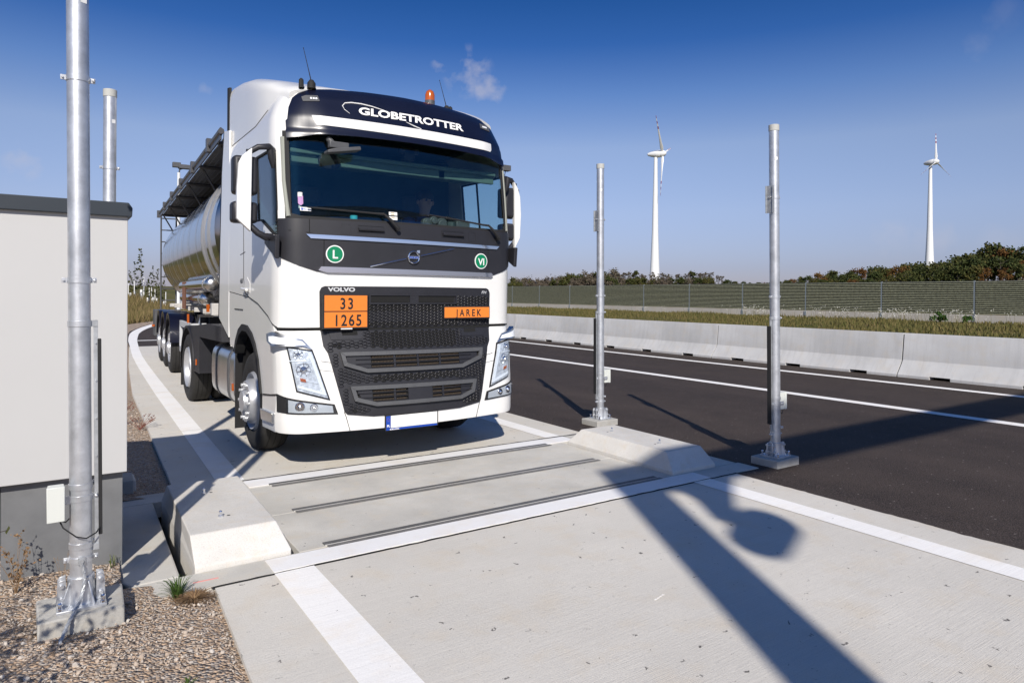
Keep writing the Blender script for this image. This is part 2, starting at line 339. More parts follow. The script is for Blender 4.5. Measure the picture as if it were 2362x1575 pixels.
# ------------------------------------------------------------ mesh builder
class MB:
    def __init__(s): s.v = []; s.f = []; s.m = []; s.mi = 0
    def add(s, vs, fs, M=None):
        o = len(s.v)
        s.v += [tuple(M @ Vector(v)) if M else tuple(v) for v in vs]
        s.f += [tuple(i + o for i in f) for f in fs]; s.m += [s.mi] * len(fs)
        return s
    def box(s, x0, x1, y0, y1, z0, z1, M=None):
        return s.add([(x0,y0,z0),(x1,y0,z0),(x1,y1,z0),(x0,y1,z0),(x0,y0,z1),(x1,y0,z1),(x1,y1,z1),(x0,y1,z1)],
                     [(0,3,2,1),(4,5,6,7),(0,1,5,4),(1,2,6,5),(2,3,7,6),(3,0,4,7)], M)
    def prism(s, poly, d0, d1, axis='z', M=None):
        # poly: 2D points ; extruded along axis
        def P(a, b, d):
            return {'z': (a, b, d), 'y': (a, d, b), 'x': (d, a, b)}[axis]
        n = len(poly)
        vs = [P(a, b, d0) for a, b in poly] + [P(a, b, d1) for a, b in poly]
        fs = [tuple(range(n))[::-1], tuple(range(n, 2 * n))] + [(i, (i + 1) % n, n + (i + 1) % n, n + i) for i in range(n)]
        return s.add(vs, fs, M)
    def cyl(s, a, b, r, r2=None, n=16, caps=True):
        a = Vector(a); b = Vector(b); r2 = r if r2 is None else r2
        d = (b - a).normalized(); q = d.to_track_quat('Z', 'Y')
        vs = []
        for p, rr in ((a, r), (b, r2)):
            for i in range(n):
                t = 2 * PI * i / n
                vs.append(p + q @ Vector((rr * math.cos(t), rr * math.sin(t), 0)))
        fs = [(i, (i + 1) % n, n + (i + 1) % n, n + i) for i in range(n)]
        if caps: fs += [tuple(range(n))[::-1], tuple(range(n, 2 * n))]
        return s.add(vs, fs)
    def tube(s, pts, r, n=8, closed=False):
        pts = [Vector(p) for p in pts]; vs = []; fs = []; k = len(pts)
        rr = r if isinstance(r, (list, tuple)) else [r] * k
        up = Vector((0.13, 0.2, 1)).normalized()
        for i, p in enumerate(pts):
            if closed: d = pts[(i + 1) % k] - pts[i - 1]
            else: d = pts[min(i + 1, k - 1)] - pts[max(i - 1, 0)]
            d.normalize(); a = d.cross(up)
            if a.length < .05: a = d.cross(Vector((1, 0, 0)))
            a.normalize(); b = d.cross(a)
            for j in range(n):
                t = 2 * PI * j / n; vs.append(p + (a * math.cos(t) + b * math.sin(t)) * rr[i])
        for i in range(k if closed else k - 1):
            i2 = (i + 1) % k
            for j in range(n): fs.append((i * n + j, i * n + (j + 1) % n, i2 * n + (j + 1) % n, i2 * n + j))
        if not closed: fs += [tuple(range(n)), tuple(range((k - 1) * n, k * n))[::-1]]
        return s.add(vs, fs)
    def lathe(s, prof, c, axis='x', n=32, a0=0, a1=2 * PI):
        # prof: (distance along axis, radius)
        full = abs(a1 - a0 - 2 * PI) < 1e-6; k = n if full else n + 1; vs = []
        for (h, r) in prof:
            for i in range(k):
                t = a0 + (a1 - a0) * i / n; ca, sa = r * math.cos(t), r * math.sin(t)
                p = {'x': (h, ca, sa), 'y': (ca, h, sa), 'z': (ca, sa, h)}[axis]
                vs.append((p[0] + c[0], p[1] + c[1], p[2] + c[2]))
        fs = []
        for a in range(len(prof) - 1):
            for i in range(n):
                j = (i + 1) % k
                fs.append((a * k + i, a * k + j, (a + 1) * k + j, (a + 1) * k + i))
        return s.add(vs, fs)
    def sph(s, c, r, n=12, sc=(1, 1, 1)):
        prof = [(-math.cos(PI * i / (n // 2 + 2)), math.sin(PI * i / (n // 2 + 2)) + 1e-5) for i in range(n // 2 + 3)]
        o = len(s.v); s.lathe([(h * r, q * r) for h, q in prof], (0, 0, 0), 'z', n)
        for i in range(o, len(s.v)):
            v = s.v[i]; s.v[i] = (v[0] * sc[0] + c[0], v[1] * sc[1] + c[1], v[2] * sc[2] + c[2])
        return s
    def xf(s, M, o=0):
        for i in range(o, len(s.v)): s.v[i] = tuple(M @ Vector(s.v[i]))
        return s
    def build(s, name, mats, parent=None, smooth=30, bevel=0, label=None, loc=None):
        me = bpy.data.meshes.new(name); me.from_pydata(s.v, [], s.f)
        if not isinstance(mats, (list, tuple)): mats = [mats]
        for m in mats: me.materials.append(m)
        if len(mats) > 1: me.polygons.foreach_set('material_index', s.m)
        bm = bmesh.new(); bm.from_mesh(me); bmesh.ops.recalc_face_normals(bm, faces=bm.faces); bm.to_mesh(me); bm.free()
        if smooth:
            me.polygons.foreach_set('use_smooth', [True] * len(me.polygons)); me.set_sharp_from_angle(angle=math.radians(smooth))
        me.update()
        o = bpy.data.objects.new(name, me); COL.objects.link(o)
        if parent: o.parent = parent
        if loc: o.location = loc
        if bevel:
            b = o.modifiers.new('bevel', 'BEVEL'); b.width = bevel; b.segments = 2; b.limit_method = 'ANGLE'; b.angle_limit = math.radians(35)
        if label: o['label'] = label
        return o

def empty(name, loc=(0, 0, 0), rz=0, parent=None):
    o = bpy.data.objects.new(name, None); COL.objects.link(o); o.location = loc; o.rotation_euler = (0, 0, rz); o.empty_display_size = .2
    if parent: o.parent = parent
    return o
def tag(o, label, cat, group=None):
    o['label'] = label; o['category'] = cat
    if group: o['group'] = group
    return o
def struct(o): o['kind'] = 'structure'; return o
def stuff(o, label=None, cat=None):
    o['kind'] = 'stuff'
    if label: o['label'] = label
    if cat: o['category'] = cat
    return o
def copy_tree(o, parent=None):
    c = o.copy(); COL.objects.link(c); c.parent = parent
    for ch in [k for k in o.children]: copy_tree(ch, c)
    return c

def text2d(txt, size, bold=0.0, sx=1.0, shear=0.0, spacing=1.0, align='LEFT', ext=0.0):
    cu = bpy.data.curves.new('t', 'FONT'); cu.body = txt; cu.size = size; cu.offset = bold; cu.shear = shear; cu.space_character = spacing
    cu.align_x = align; cu.resolution_u = 3
    o = bpy.data.objects.new('t', cu); COL.objects.link(o)
    dg = bpy.context.evaluated_depsgraph_get(); me = bpy.data.meshes.new_from_object(o.evaluated_get(dg))
    vs = [(v.co.x * sx, v.co.y) for v in me.vertices]; fs = [tuple(p.vertices) for p in me.polygons]
    bpy.data.objects.remove(o); bpy.data.curves.remove(cu); bpy.data.meshes.remove(me)
    return vs, fs

# ------------------------------------------------------------ setting: ground, roads, concrete
def smooth01(t): t = max(0, min(1, t)); return t * t * (3 - 2 * t)
def interp(tab, z):
    if z <= tab[0][0]: return tab[0][1]
    for (a, va), (b, vb) in zip(tab, tab[1:]):
        if z <= b: return va + (vb - va) * (z - a) / (b - a)
    return tab[-1][1]
# skyline of the far hills: bearing (deg from +Y to +X) -> slope of the tree-foot line
HILL = [(-40, .010), (0, .012), (34, .003), (40, .004), (46, .008), (52, .011), (56, .017), (60, .013), (66, .016), (72, .028), (80, .030), (110, .020), (180, .01)]
def verge_left(y): return interp([(0, .60), (2.9, .673), (3.95, .72), (6.28, .795), (8.6, .875), (12.2, .99), (16.9, 1.3), (22.8, 1.77), (27.9, 2.05), (31.9, 2.5), (35.5, 3.2), (38.6, 3.9), (48, 7.2), (62, 14)], y)
def terrain(x, y):
    d = math.hypot(x, y); az = math.degrees(math.atan2(x, y))
    z = -.06 if not (-1.8 < x < 6.2 and 1.5 < y < 8.5) else -.7
    # embankment beside and beyond the bend on the left
    if -60 < az < 60:
        off = verge_left(y) - 1.0 - x if y < 34 else (y - 33 - (x - 2) * 1.9)
        if y > 30:
            e = y - (32 + max(0, x - 1) * 2.0)
            z += 1.75 * smooth01((e - 6) / 20) * (1 - smooth01((x - 3) / 9)) 
    if x > 14.4: z += .30 * smooth01((x - 15) / 22)
    if d > 90: z += (interp(HILL, az) * d) * smooth01((d - 90) / 150) * (1 if d < 700 else max(.2, 1 - (d - 700) / 900))
    return z
g = MB(); rings = [0.5]
while rings[-1] < 3500: rings.append(rings[-1] * 1.075 + .12)
NA = 360
for r in rings:
    for i in range(NA):
        t = 2 * PI * i / NA; x, y = r * math.sin(t), r * math.cos(t)
        g.v.append((x, y, terrain(x, y)))
for a in range(len(rings) - 1):
    for i in range(NA):
        j = (i + 1) % NA; g.f.append((a * NA + i, a * NA + j, (a + 1) * NA + j, (a + 1) * NA + i)); g.m.append(0)
g.f.append(tuple(range(NA))); g.m.append(0)
struct(g.build('ground', groundm))

# gravel verge on the left and shoulder along the bend
gz = MB()
ys = [-8 + i * .35 for i in range(34)] + [3.95 + i * .1 for i in range(22)] + [6.2 + i * .35 for i in range(60)] + [27 + i * .8 for i in range(24)]
def gh(x, y):
    e = verge_left(y) - x
    near = smooth01((e - .1) / .5) * (1 - smooth01((y - 7) / 4))
    lump = .012 * noise.noise(Vector((x * 6, y * 6, 0))) + .006 * noise.noise(Vector((x * 19, y * 19, 3)))
    base = -.018 + .050 * near if y < 12 else -.018
    if y < 4.2: base += .012 * smooth01((4.2 - y) / .5)
    pass
    return base + (lump if e > .04 else 0) - (.02 if e < .02 else 0)
cols = [0, .03, .08, .15, .25, .35, .45, .55, .65, .8, 1.0, 1.3, 1.7, 2.3, 3.2, 4.5]
for y in ys:
    wid = 1.0 if y < 25 else .30
    for c in cols:
        x = verge_left(y) + .02 - c * wid; gz.v.append((x, y, gh(x, y) if y < 25 else -.012 - c * .01))
k = len(cols)
for a in range(len(ys) - 1):
    for i in range(k - 1):
        if gz.v[a * k + i][0] > .36 and 4.1 < ys[a] < 5.9: continue
        gz.f.append((a * k + i, a * k + i + 1, (a + 1) * k + i + 1, (a + 1) * k + i)); gz.m.append(0)
struct(gz.build('gravel_verge', gravelm, smooth=60))

# loose stones
st = MB(); rnd = random.Random(3)
base_ico = bmesh.new(); bmesh.ops.create_icosphere(base_ico, subdivisions=1, radius=1)
iv = [v.co.copy() for v in base_ico.verts]; jf = [tuple(v.index for v in f.verts) for f in base_ico.faces]; base_ico.free()
stonem = leaf_mat('stones', (.24, .225, .21), (.45, .36, .28), (.57, .55, .51))
def stone(x, y, z, r, asm=None):
    q = Matrix.Rotation(rnd.random() * 6.28, 3, Vector((rnd.random() - .5, rnd.random() - .5, rnd.random() - .5)).normalized())
    s = Vector((1, .55 + rnd.random() * .5, .4 + rnd.random() * .35)) * r
    (asm or st).add([(lambda w: (w.x + x, w.y + y, w.z + z))(q @ Vector((v.x * s.x * (1 + .25 * rnd.uniform(-1, 1)), v.y * s.y, v.z * s.z))) for v in iv], jf)
n = 0
while n < 19000:
    y = 2.2 + 9 * rnd.random() ** 1.9; x = verge_left(y) - .02 - rnd.random() ** .9 * (1.15 if y < 7 else 1.0)
    if .28 < x and 4.0 < y < 6.1: continue
    n += 1
    r = rnd.uniform(.002, .0065) * (1.0 if rnd.random() < .86 else rnd.uniform(1.6, 2.8))
    stone(x, y, gh(x, y) + r * .15, r)
stuff(st.build('gravel_stones', stonem, smooth=0), 'loose crushed stones strewn over the gravel verge', 'gravel')

# asphalt carriageway
a = MB()
ya = [-30 + i * 1.0 for i in range(93)]
for y in ya:
    xl = verge_left(y) + .01 if y > 20 else 5.0
    a.v += [(xl, y, -.008 if y < 200 else 0), (15.2, y, -.008)]
yy = 62.0
while yy < 420:
    yy += 8; a.v += [(14 + (yy - 62) * .55 if yy < 90 else 29.4, yy, -.008), (15.2 + (yy - 62) * .6 + 10, yy, -.008)]
kk = len(a.v) // 2
for i in range(kk - 1): a.f.append((2 * i, 2 * i + 1, 2 * i + 3, 2 * i + 2)); a.m.append(0)
for (q0, q1) in ((-4, 3.93), (6.08, 22.6)):
    eb_ = MB(); nn_ = int((q1 - q0) / .035)
    for i in range(nn_ + 1):
        y = q0 + (q1 - q0) * i / nn_; j = .020 * noise.noise(Vector((0, y * 3.1, 0))) + .014 * noise.noise(Vector((5, y * 17, 0)))
        eb_.v += [(5.108 + j, y, .003), (5.42, y, -.0075)]
    eb_.f = [(2 * i, 2 * i + 1, 2 * i + 3, 2 * i + 2) for i in range(nn_)]; eb_.m = [0] * nn_
    struct(eb_.build('asphalt_edge', asph, smooth=0))
struct(a.build('asphalt_road', asph, smooth=0))

# painted lines on the asphalt
def line(name, pts_l, pts_r, z, m=paint):
    b = MB(); b.v = [(x, y, z) for x, y in pts_l] + [(x, y, z) for x, y in pts_r]; q = len(pts_l)
    b.f = [(i, i + 1, q + i + 1, q + i) for i in range(q - 1)]; b.m = [0] * len(b.f)
    return struct(b.build(name, m, smooth=0))
Yl = [-20, 0, 20, 40, 60, 90, 130]
line('lane_marking', [(10.07, y) for y in Yl], [(10.30, y) for y in Yl], -.004)
line('lane_marking', [(13.02, y) for y in Yl], [(13.24, y) for y in Yl], -.004)
SO = [(22.75, 1.80), (25.6, 1.97), (27.9, 2.16), (30, 2.36), (31.9, 2.62), (34, 2.98), (35.5, 3.29), (38.6, 4.0), (43, 5.6), (50, 8.6)]
line('edge_line', [(interp(SO, 22.75 + i * .9), 22.75 + i * .9) for i in range(30)], [(interp(SO, 22.75 + i * .9) + .22 + .012 * i, 22.75 + i * .9) for i in range(30)], -.004)
line('stop_line', [(2.0, 25.45), (5.0, 25.45)], [(2.0, 25.75), (5.0, 25.75)], -.0025)

# concrete lane with an opening for the scale
def slab(name, pl, z0, z1, m, hole=None, bevel=0):
    b = MB(); b.prism(pl, z0, z1); return struct(b.build(name, m, smooth=0, bevel=bevel))
yn = [-4, -1.5, 0, 1, 2, 2.9, 3.94]
slab('concrete_lane', [(5.125, -4), (5.125, 3.94)] + [(verge_left(y), y) for y in reversed(yn)], -.12, 0, conc)
ends = [(6.06, 8.60), (8.612, 12.14), (12.152, 16.9), (16.912, 21.6), (21.612, 22.75)]
for (a0, a1) in ends:
    n = 5; ysl = [a0 + (a1 - a0) * i / n for i in range(n + 1)]
    slab('concrete_lane', [(5.1, a0), (5.1, a1)] + [(verge_left(y) + (.01 if y > 6.2 else 0), y) for y in reversed(ysl)], -.12, 0, conc)
SL = [(6.06, 1.125), (9.0, 1.21), (12.2, 1.30), (16, 1.43), (19.8, 1.60), (22.75, 1.80)]
line('edge_line', [(1.035, -3.5), (1.035, 3.94)], [(1.262, -3.5), (1.262, 3.94)], .004)
line('edge_line', [(interp(SL, y), y) for y in (6.07, 7, 8.6)], [(interp(SL, y) + .215, y) for y in (6.07, 7, 8.6)], .004)
for (a0, a1) in ends[1:]:
    line('edge_line', [(interp(SL, y), y) for y in (a0, (a0 + a1) / 2, a1)], [(interp(SL, y) + .215, y) for y in (a0, (a0 + a1) / 2, a1)], .004)
line('edge_line', [(4.55, -3.5), (4.55, 3.94)], [(4.76, -3.5), (4.76, 3.94)], .004)
line('edge_line', [(4.55, 6.07), (4.55, 8.6)], [(4.76, 6.07), (4.76, 8.6)], .004)
for (cx_, cy_, n_, dx_) in ((2.62, 2.52, 4, .012),):
    b = MB(); rc = random.Random(int(cx_ * 10))
    for i in range(n_):
        a0 = cx_ + i * .024; b.prism([(a0, cy_ + i * .006), (a0 + .018, cy_ + i * .006 + .002), (a0 + .014, cy_ + i * .006 + .010 + rc.random() * .004), (a0 - .002, cy_ + i * .006 + .007)], .001, .002)
    struct(b.build('chalk_mark', paint, smooth=0))
# joint filler: ragged dark strips
def joint(x0, x1, y0, y1, n=90):
    b = MB(); rj = random.Random(int(y0 * 50))
    for i in range(n + 1):
        x = x0 + (x1 - x0) * i / n; j = .008 * noise.noise(Vector((x * 9, y0, 0))) * 2
        b.v += [(x, y0 + j * .4, .002), (x, y1 + j, .002)]
    b.f = [(2 * i, 2 * i + 2, 2 * i + 3, 2 * i + 1) for i in range(n)]; b.m = [0] * n
    return struct(b.build('joint_seal', dark, smooth=0))
joint(.70, 5.13, 3.932, 3.955)
joint(1.32, 5.0, 6.046, 6.066)
b = MB(); b.box(.2, 5.6, 3.9, 6.2, -.5, -.45); b.box(.60, .668, 4.2, 5.8, -.45, -.3); struct(b.build('pit_floor', dark, smooth=0))
# left edge frame slab beside the scale (its surface is flush with the lane)
slabp = [(.345, 4.20), (.585, 4.20), (.615, 5.79), (.36, 5.79), (.318, 5.70), (.30, 4.28)]
slab('edge_slab', slabp, -.12, .0, conc2, bevel=.012)
slab('edge_slab', [(.33, 5.80), (.80, 5.80), (.79, 6.055), (.33, 6.055)], -.12, -.004, conc2)
slab('edge_slab', [(5.16, 4.21), (5.45, 4.21), (5.47, 5.82), (5.16, 5.82)], -.12, -.004, conc2)

# ------------------------------------------------------------ weighing platform
wb = tag(empty('weighing_platform', (2.87, 3.96, 0)), 'concrete truck weighing platform with white edge strips and dark sensor strips', 'scale')
def wpart(name, m, x0, x1, y0, y1, z0, z1, bevel=0):
    b = MB(); b.box(x0 - 2.87, x1 - 2.87, y0 - 3.96, y1 - 3.96, z0, z1); return b.build(name, m, wb, smooth=0, bevel=bevel)
wpart('front_beam', conc2, .33, 5.47, 3.96, 4.195, -.12, 0, .004)
wpart('rear_beam', conc2, .81, 5.0, 5.80, 6.04, -.12, 0, .004)
wpart('painted_strip', paintb, 1.04, 4.80, 3.966, 4.17, 0, .004)
wpart('painted_strip', paintb, 1.32, 4.76, 5.815, 6.03, 0, .004)
wpart('deck', conc2, 1.255, 4.565, 4.205, 4.995, -.12, -.001, .004)
wpart('deck', conc2, 1.275, 4.565, 5.0, 5.79, -.12, -.001, .004)
wpart('red_mark', redstain, .63, .76, 4.06, 4.072, 0, .0015)
for (y0, x0, x1) in ((4.165, 1.42, 4.40), (4.955, 1.45, 4.375), (5.735, 1.48, 4.375)):
    y1 = y0 + .105
    s = wpart('sensor_strip', resin, x0, x1, y0 + .055, y1, 0, .0055)
    b = MB(); b.box(x0 - 2.87 + .01, x1 - 2.87 + .012, y0 - 3.96, y0 + .043 - 3.96, 0, .0055); b.build('light_band', resin2, s, smooth=0)
    b = MB(); b.box(x0 - 2.87, x1 - 2.87, y0 + .045 - 3.96, y0 + .053 - 3.96, 0, .006); b.build('centre_groove', conc3, s, smooth=0)

# concrete blocks left and right of the platform
def block(name, x, label, mir):
    root = tag(empty(name, (x, 4.20, 0)), label, 'concrete block', 'concrete kerb blocks beside the scale')
    m = mir
    # x measured from inner base edge outward; inner side slopes, near end slopes
    L = 1.50; H = .168
    W0 = .575 if m > 0 else .545
    bot = [(0, 0), (W0, 0), (W0, L), (0, L)]
    mid = [(0, 0, .03), (W0, 0, .03), (W0, L, .03), (0, L, .03)]
    top = [(.092, .165, H), (.560, .165, H), (.575, L - .11, H), (.10, L - .11, H)]
    if m < 0: top = [(.050, .165, H), (.548, .165, H), (.52, L - .10, H), (.018, L - .10, H)]
    vs = [(m * a, b, -.3) for a, b in bot] + [(m * a, b, c) for a, b, c in mid] + [(m * a, b, c) for a, b, c in top]
    fs = [(0, 3, 2, 1), (8, 9, 10, 11)] + [(i, (i + 1) % 4, 4 + (i + 1) % 4, 4 + i) for i in range(4)] + [(4 + i, 4 + (i + 1) % 4, 8 + (i + 1) % 4, 8 + i) for i in range(4)]
    b = MB(); b.add(vs, fs); b.build('block', conc3, root, smooth=0, bevel=.008)
    for yy in ((.44, 1.12) if m > 0 else (.42, 1.02)):
        bo = MB(); xx = m * (.29 if m > 0 else .33)
        bo.cyl((xx, yy, H - .01), (xx, yy, H + .012), .016, n=6); bo.cyl((xx, yy, H + .01), (xx, yy, H + .032), .010, n=10); bo.sph((xx, yy, H + .034), .0105, 8)
        bo.build('bolt', chrome, root)
        ho = MB(); ho.cyl((xx - m * .05, yy + .01, H - .01), (xx - m * .05, yy + .01, H + .0015), .011, n=10); ho.build('bolt_hole', resin, root)
    return root
block('kerb_block', 4.572, 'grey concrete kerb block right of the scale, in front of the far steel pole', 1)
block('kerb_block', 1.205, 'grey concrete kerb block left of the scale, crossed by pole shadows', -1)

# ------------------------------------------------------------ steel posts with light curtains
UPL = Vector((-.004, .001, 1))
def post(loc, label, side, boxed, far=False, cable=True, plaque=True, rz=0, ztop=3.26, lean=-.010):
    r = .046
    root = tag(empty('steel_post', loc, rz), label, 'post', 'steel sensor posts around the scale'); root.rotation_euler = (0, lean, rz)
    z0 = .13 - loc[2] if False else .10
    b = MB(); b.v = []
    b.prism([(-.17, -.14), (.17, -.14), (.18, .15), (-.18, .15)], -.05, .085); b.build('foundation', foundm, root, smooth=0, bevel=.008)
    b = MB(); b.cyl((0, 0, .095), (0, 0, ztop - .06), r, n=40); b.build('tube', galv, root)
    b = MB(); b.cyl((0, 0, ztop - .06), (0, 0, ztop), r + .003, n=32); b.build('end_cap', capm, root, bevel=.003)
    # bolted foot: plate, sleeve, fins, two ears
    f = MB(); f.prism([(-.10, -.10), (.10, -.10), (.10, .10), (-.10, .10)], .085, .099)
    f.lathe([(.099, r + .014), (.21, r + .009), (.22, r + .009), (.222, r + .0005)], (0, 0, 0), 'z', 32)
    for k in range(4):
        M = Matrix.Rotation(k * PI / 2 + PI / 4 * 0, 4, 'Z')
        f.add([(r + .006, -.004, .099), (.098, -.004, .099), (r + .01, -.004, .205), (r + .006, .004, .099), (.098, .004, .099), (r + .01, .004, .205)],
              [(0, 1, 2), (5, 4, 3), (0, 3, 4, 1), (1, 4, 5, 2), (2, 5, 3, 0)], M @ Matrix.Rotation(.55, 4, 'Z'))
    for s in (-1, 1):
        f.prism([(s * .058, .10), (s * .098, .10), (s * .094, .205), (s * .086, .218), (s * .062, .222)][::s], -.034, -.022, 'y')
        f.prism([(s * .058, .10), (s * .098, .10), (s * .094, .205), (s * .086, .218), (s * .062, .222)][::s], .022, .034, 'y')
        for zz in (.135, .195):
            f.cyl((s * .078, -.05, zz), (s * .078, .05, zz), .010, n=10)
    f.build('post_foot', galv, root, bevel=.0015)
    for sx in (-1, 1):
        for sy in (-1, 1):
            n = MB(); n.cyl((sx * .085, sy * .085, .099), (sx * .085, sy * .085, .112), .012, n=6); n.cyl((sx * .085, sy * .085, .11), (sx * .085, sy * .085, .128), .008); n.sph((sx * .085, sy * .085, .13), .011, 8)
            n.build('anchor_bolt', chrome, root)
    def clamp(z, a=0.0, two=True, h=.028):
        c = MB(); c.cyl((0, 0, z - h / 2), (0, 0, z + h / 2), r + .0035, n=32)
        for s in ((-1, 1) if two else (1,)):
            M = Matrix.Rotation(a + (0 if s > 0 else PI), 4, 'Z')
            c.box(r, r + .024, -.004, .004, z - h * .42, z + h * .42, M)
            p = M @ Vector((r + .016, -.014, z)); q = M @ Vector((r + .016, .012, z)); c.cyl(p, q, .005, n=8)
            c.sph(tuple(p), .0085, 8)
        c.build('clamp', galv, root, bevel=.0008)
    for z, a in ((.30, -.05), (.365, side * .9), (.590, .1), (.645, .6), (1.415, side * .3), (1.62, 0), (2.57, 0)):
        if z > ztop: continue
        clamp(z, a, two=z not in (1.415, .365, .645))
    # sensor rail with black light curtain, facing the lane
    sx = side
    rl = MB(); rl.box(sx * (r + .010), sx * (r + .028), -.006, .008, .33, 1.43)
    rl.box(0, sx * (r + .028), -.010, -.004, 1.40, 1.43); rl.box(0, sx * (r + .028), -.010, -.004, .33, .36)
    for i in range(6): rl.cyl((sx * (r + .019), -.012, .42 + i * .18), (sx * (r + .019), -.004, .42 + i * .18), .004, n=8)
    rl.build('sensor_rail', galvd, root, bevel=.001)
    lc = MB(); lc.box(sx * (r + .026), sx * (r + .042), -.010, .028, .40, 1.34); lc.build('light_curtain', blackm, root, bevel=.002)
    if boxed:
        bx = -side
        j = MB()
        if far: j.box(bx * .055, bx * .125, -.02, .10, .53, .69); j.box(bx * .125, bx * .150, -.025, .105, .527, .693)
        else: j.box(bx * .066, bx * .130, -.055, .0, .51, .665); j.box(bx * .063, bx * .133, -.075, -.055, .507, .668)
        jb = j.build('junction_box', boxm, root, bevel=.003)
        j = MB(); j.box(bx * .04, bx * .095, -.028, -.022, .57, .61)
        for q in (.07, .088): j.cyl((bx * q, -.036, .59), (bx * q, -.028, .59), .006, n=8)
        j.build('box_bracket', galv, root)
        j = MB(); j.tube([(bx * .09, -.02, .53), (bx * .085, -.02, .50), (bx * .06, -.03, .49), (bx * .045, -.03, .505)], .0032, 6)
        if not far: j.tube([(bx * .088, -.03, .51), (bx * .07, -.05, .47), (bx * .02, -.07, .425), (sx * .02, -.07, .41), (sx * .06, -.04, .42), (sx * .082, 0, .44), (sx * .083, .008, .47)], .0033, 6)
        j.build('cable', cablem, root)
    if plaque:
        p = MB(); p.box(sx * (r + .006), sx * (r + .010), -.03, .05, 2.42, 2.68); p.box(sx * (r + .006), sx * (r + .022), -.03, -.026, 2.42, 2.68); p.box(sx * (r + .006), sx * (r + .022), .046, .05, 2.42, 2.68); p.build('mounting_plate', galvd, root)
    if cable:
        c = MB(); pts = [(.0, -r - .012, .295), (.012, -r - .02, .23), (.0, -.085, .15), (-.03, -.13, .10), (-.06, -.18, .06), (-.09, -.22, .0)] if not far else [(.05, .0, .23), (.062, 0, .19), (.09, -.01, .15), (.14, -.02, .11), (.165, -.03, .06), (.17, -.05, .0)]
        # smooth the path
        P = [Vector(p) for p in pts]; Q = []
        for i in range(len(P) - 1):
            p0, p1, p2, p3 = P[max(i - 1, 0)], P[i], P[i + 1], P[min(i + 2, len(P) - 1)]
            for t in (0, .25, .5, .75):
                Q.append(.5 * ((2 * p1) + (p2 - p0) * t + (2 * p0 - 5 * p1 + 4 * p2 - p3) * t * t + (3 * p1 - p0 - 3 * p2 + p3) * t ** 3))
        Q.append(P[-1])
        if far: c.tube(Q, .0055, 8)
        else:
            # twisted strands
            for kx in range(3):
                S = []
                for i in range(len(Q) * 4 - 3):
                    t = i / 4; a_ = Q[int(t)].lerp(Q[min(int(t) + 1, len(Q) - 1)], t - int(t)); an = t * 1.5 + kx * 2.094
                    S.append(a_ + Vector((math.cos(an), 0, math.sin(an))) * .004)
                c.tube(S, .0044, 6)
            c.box(-.014, .016, -r - .010, -r - .004, .285, .318)
            c.cyl((.001, -r - .018, .302), (.001, -r - .008, .302), .010, n=12)
        c.build('earth_cable', galvd, root)
    s = MB(); s.add([(sx * .012, -r - .0006, 2.92), (sx * .036, -r * .72, 2.92), (sx * .036, -r * .72, 2.95), (sx * .012, -r - .0006, 2.95)], [(0, 1, 2, 3)]); s.build('sticker', whitep, root, smooth=0)
    return root
post((5.765, 3.985, -.018), 'tall galvanised post with grey box, right side nearest the camera, standing on asphalt', -1, True, far=True, rz=0, lean=-.024)
post((5.655, 6.40, -.022), 'tall galvanised post behind the right concrete kerb block, with a grey box', -1, True, far=True)
post((.103, 3.81, .035), 'big foreground galvanised post in front of the white cabinet, with twisted earth cable', 1, True, lean=-.008, plaque=False)
post((.345, 6.28, .02), 'galvanised post rising behind the white cabinet roof', 1, False, cable=False, lean=.002, ztop=3.19, plaque=False)

# ------------------------------------------------------------ cabinet
cb = tag(empty('roadside_cabinet', (0, 4.5, 0)), 'large white equipment cabinet with dark roof behind the foreground post', 'cabinet')
def cpart(name, m, x0, x1, y0, y1, z0, z1, bevel=0, parent=cb):
    b = MB(); b.box(x0, x1, y0, y1, z0, z1); return b.build(name, m, parent, smooth=0, bevel=bevel)
cpart('housing', cabinet_m, -1.35, .343, 0, 1.15, .56, 2.06, .004)
cpart('plinth', cabbase_m, -.247, .325, .06, 1.1, -.06, .556, .002)
cpart('plinth', cabbase_m, -1.33, -.27, .40, 1.1, -.06, .556, .002)
b = MB(); b.prism([(-1.40, 2.035), (.362, 2.035), (.365, 2.085), (.345, 2.115), (-1.40, 2.115)], -.03, 1.2, 'y'); b.build('roof', cabroof_m, cb, smooth=0, bevel=.004)
b = MB(); b.prism([(.10, 2.0), (.35, 2.0), (.365, 2.03), (.365, 2.085), (.1, 2.1)], .9, 1.35, 'y'); b.build('roof_edge', cabroof_m, cb, smooth=0)
s_ = tag(empty('small_footing', (.42, 6.35, -.02)), 'small concrete footing with bolts in shade behind the cabinet', 'footing')
b = MB(); b.box(-.12, .12, -.12, .12, 0, .10); b.build('block', conc3, s_, smooth=0, bevel=.006)
b = MB(); b.cyl((-.06, -.08, .1), (-.06, -.08, .17), .012); b.build('bolt', chrome, s_)

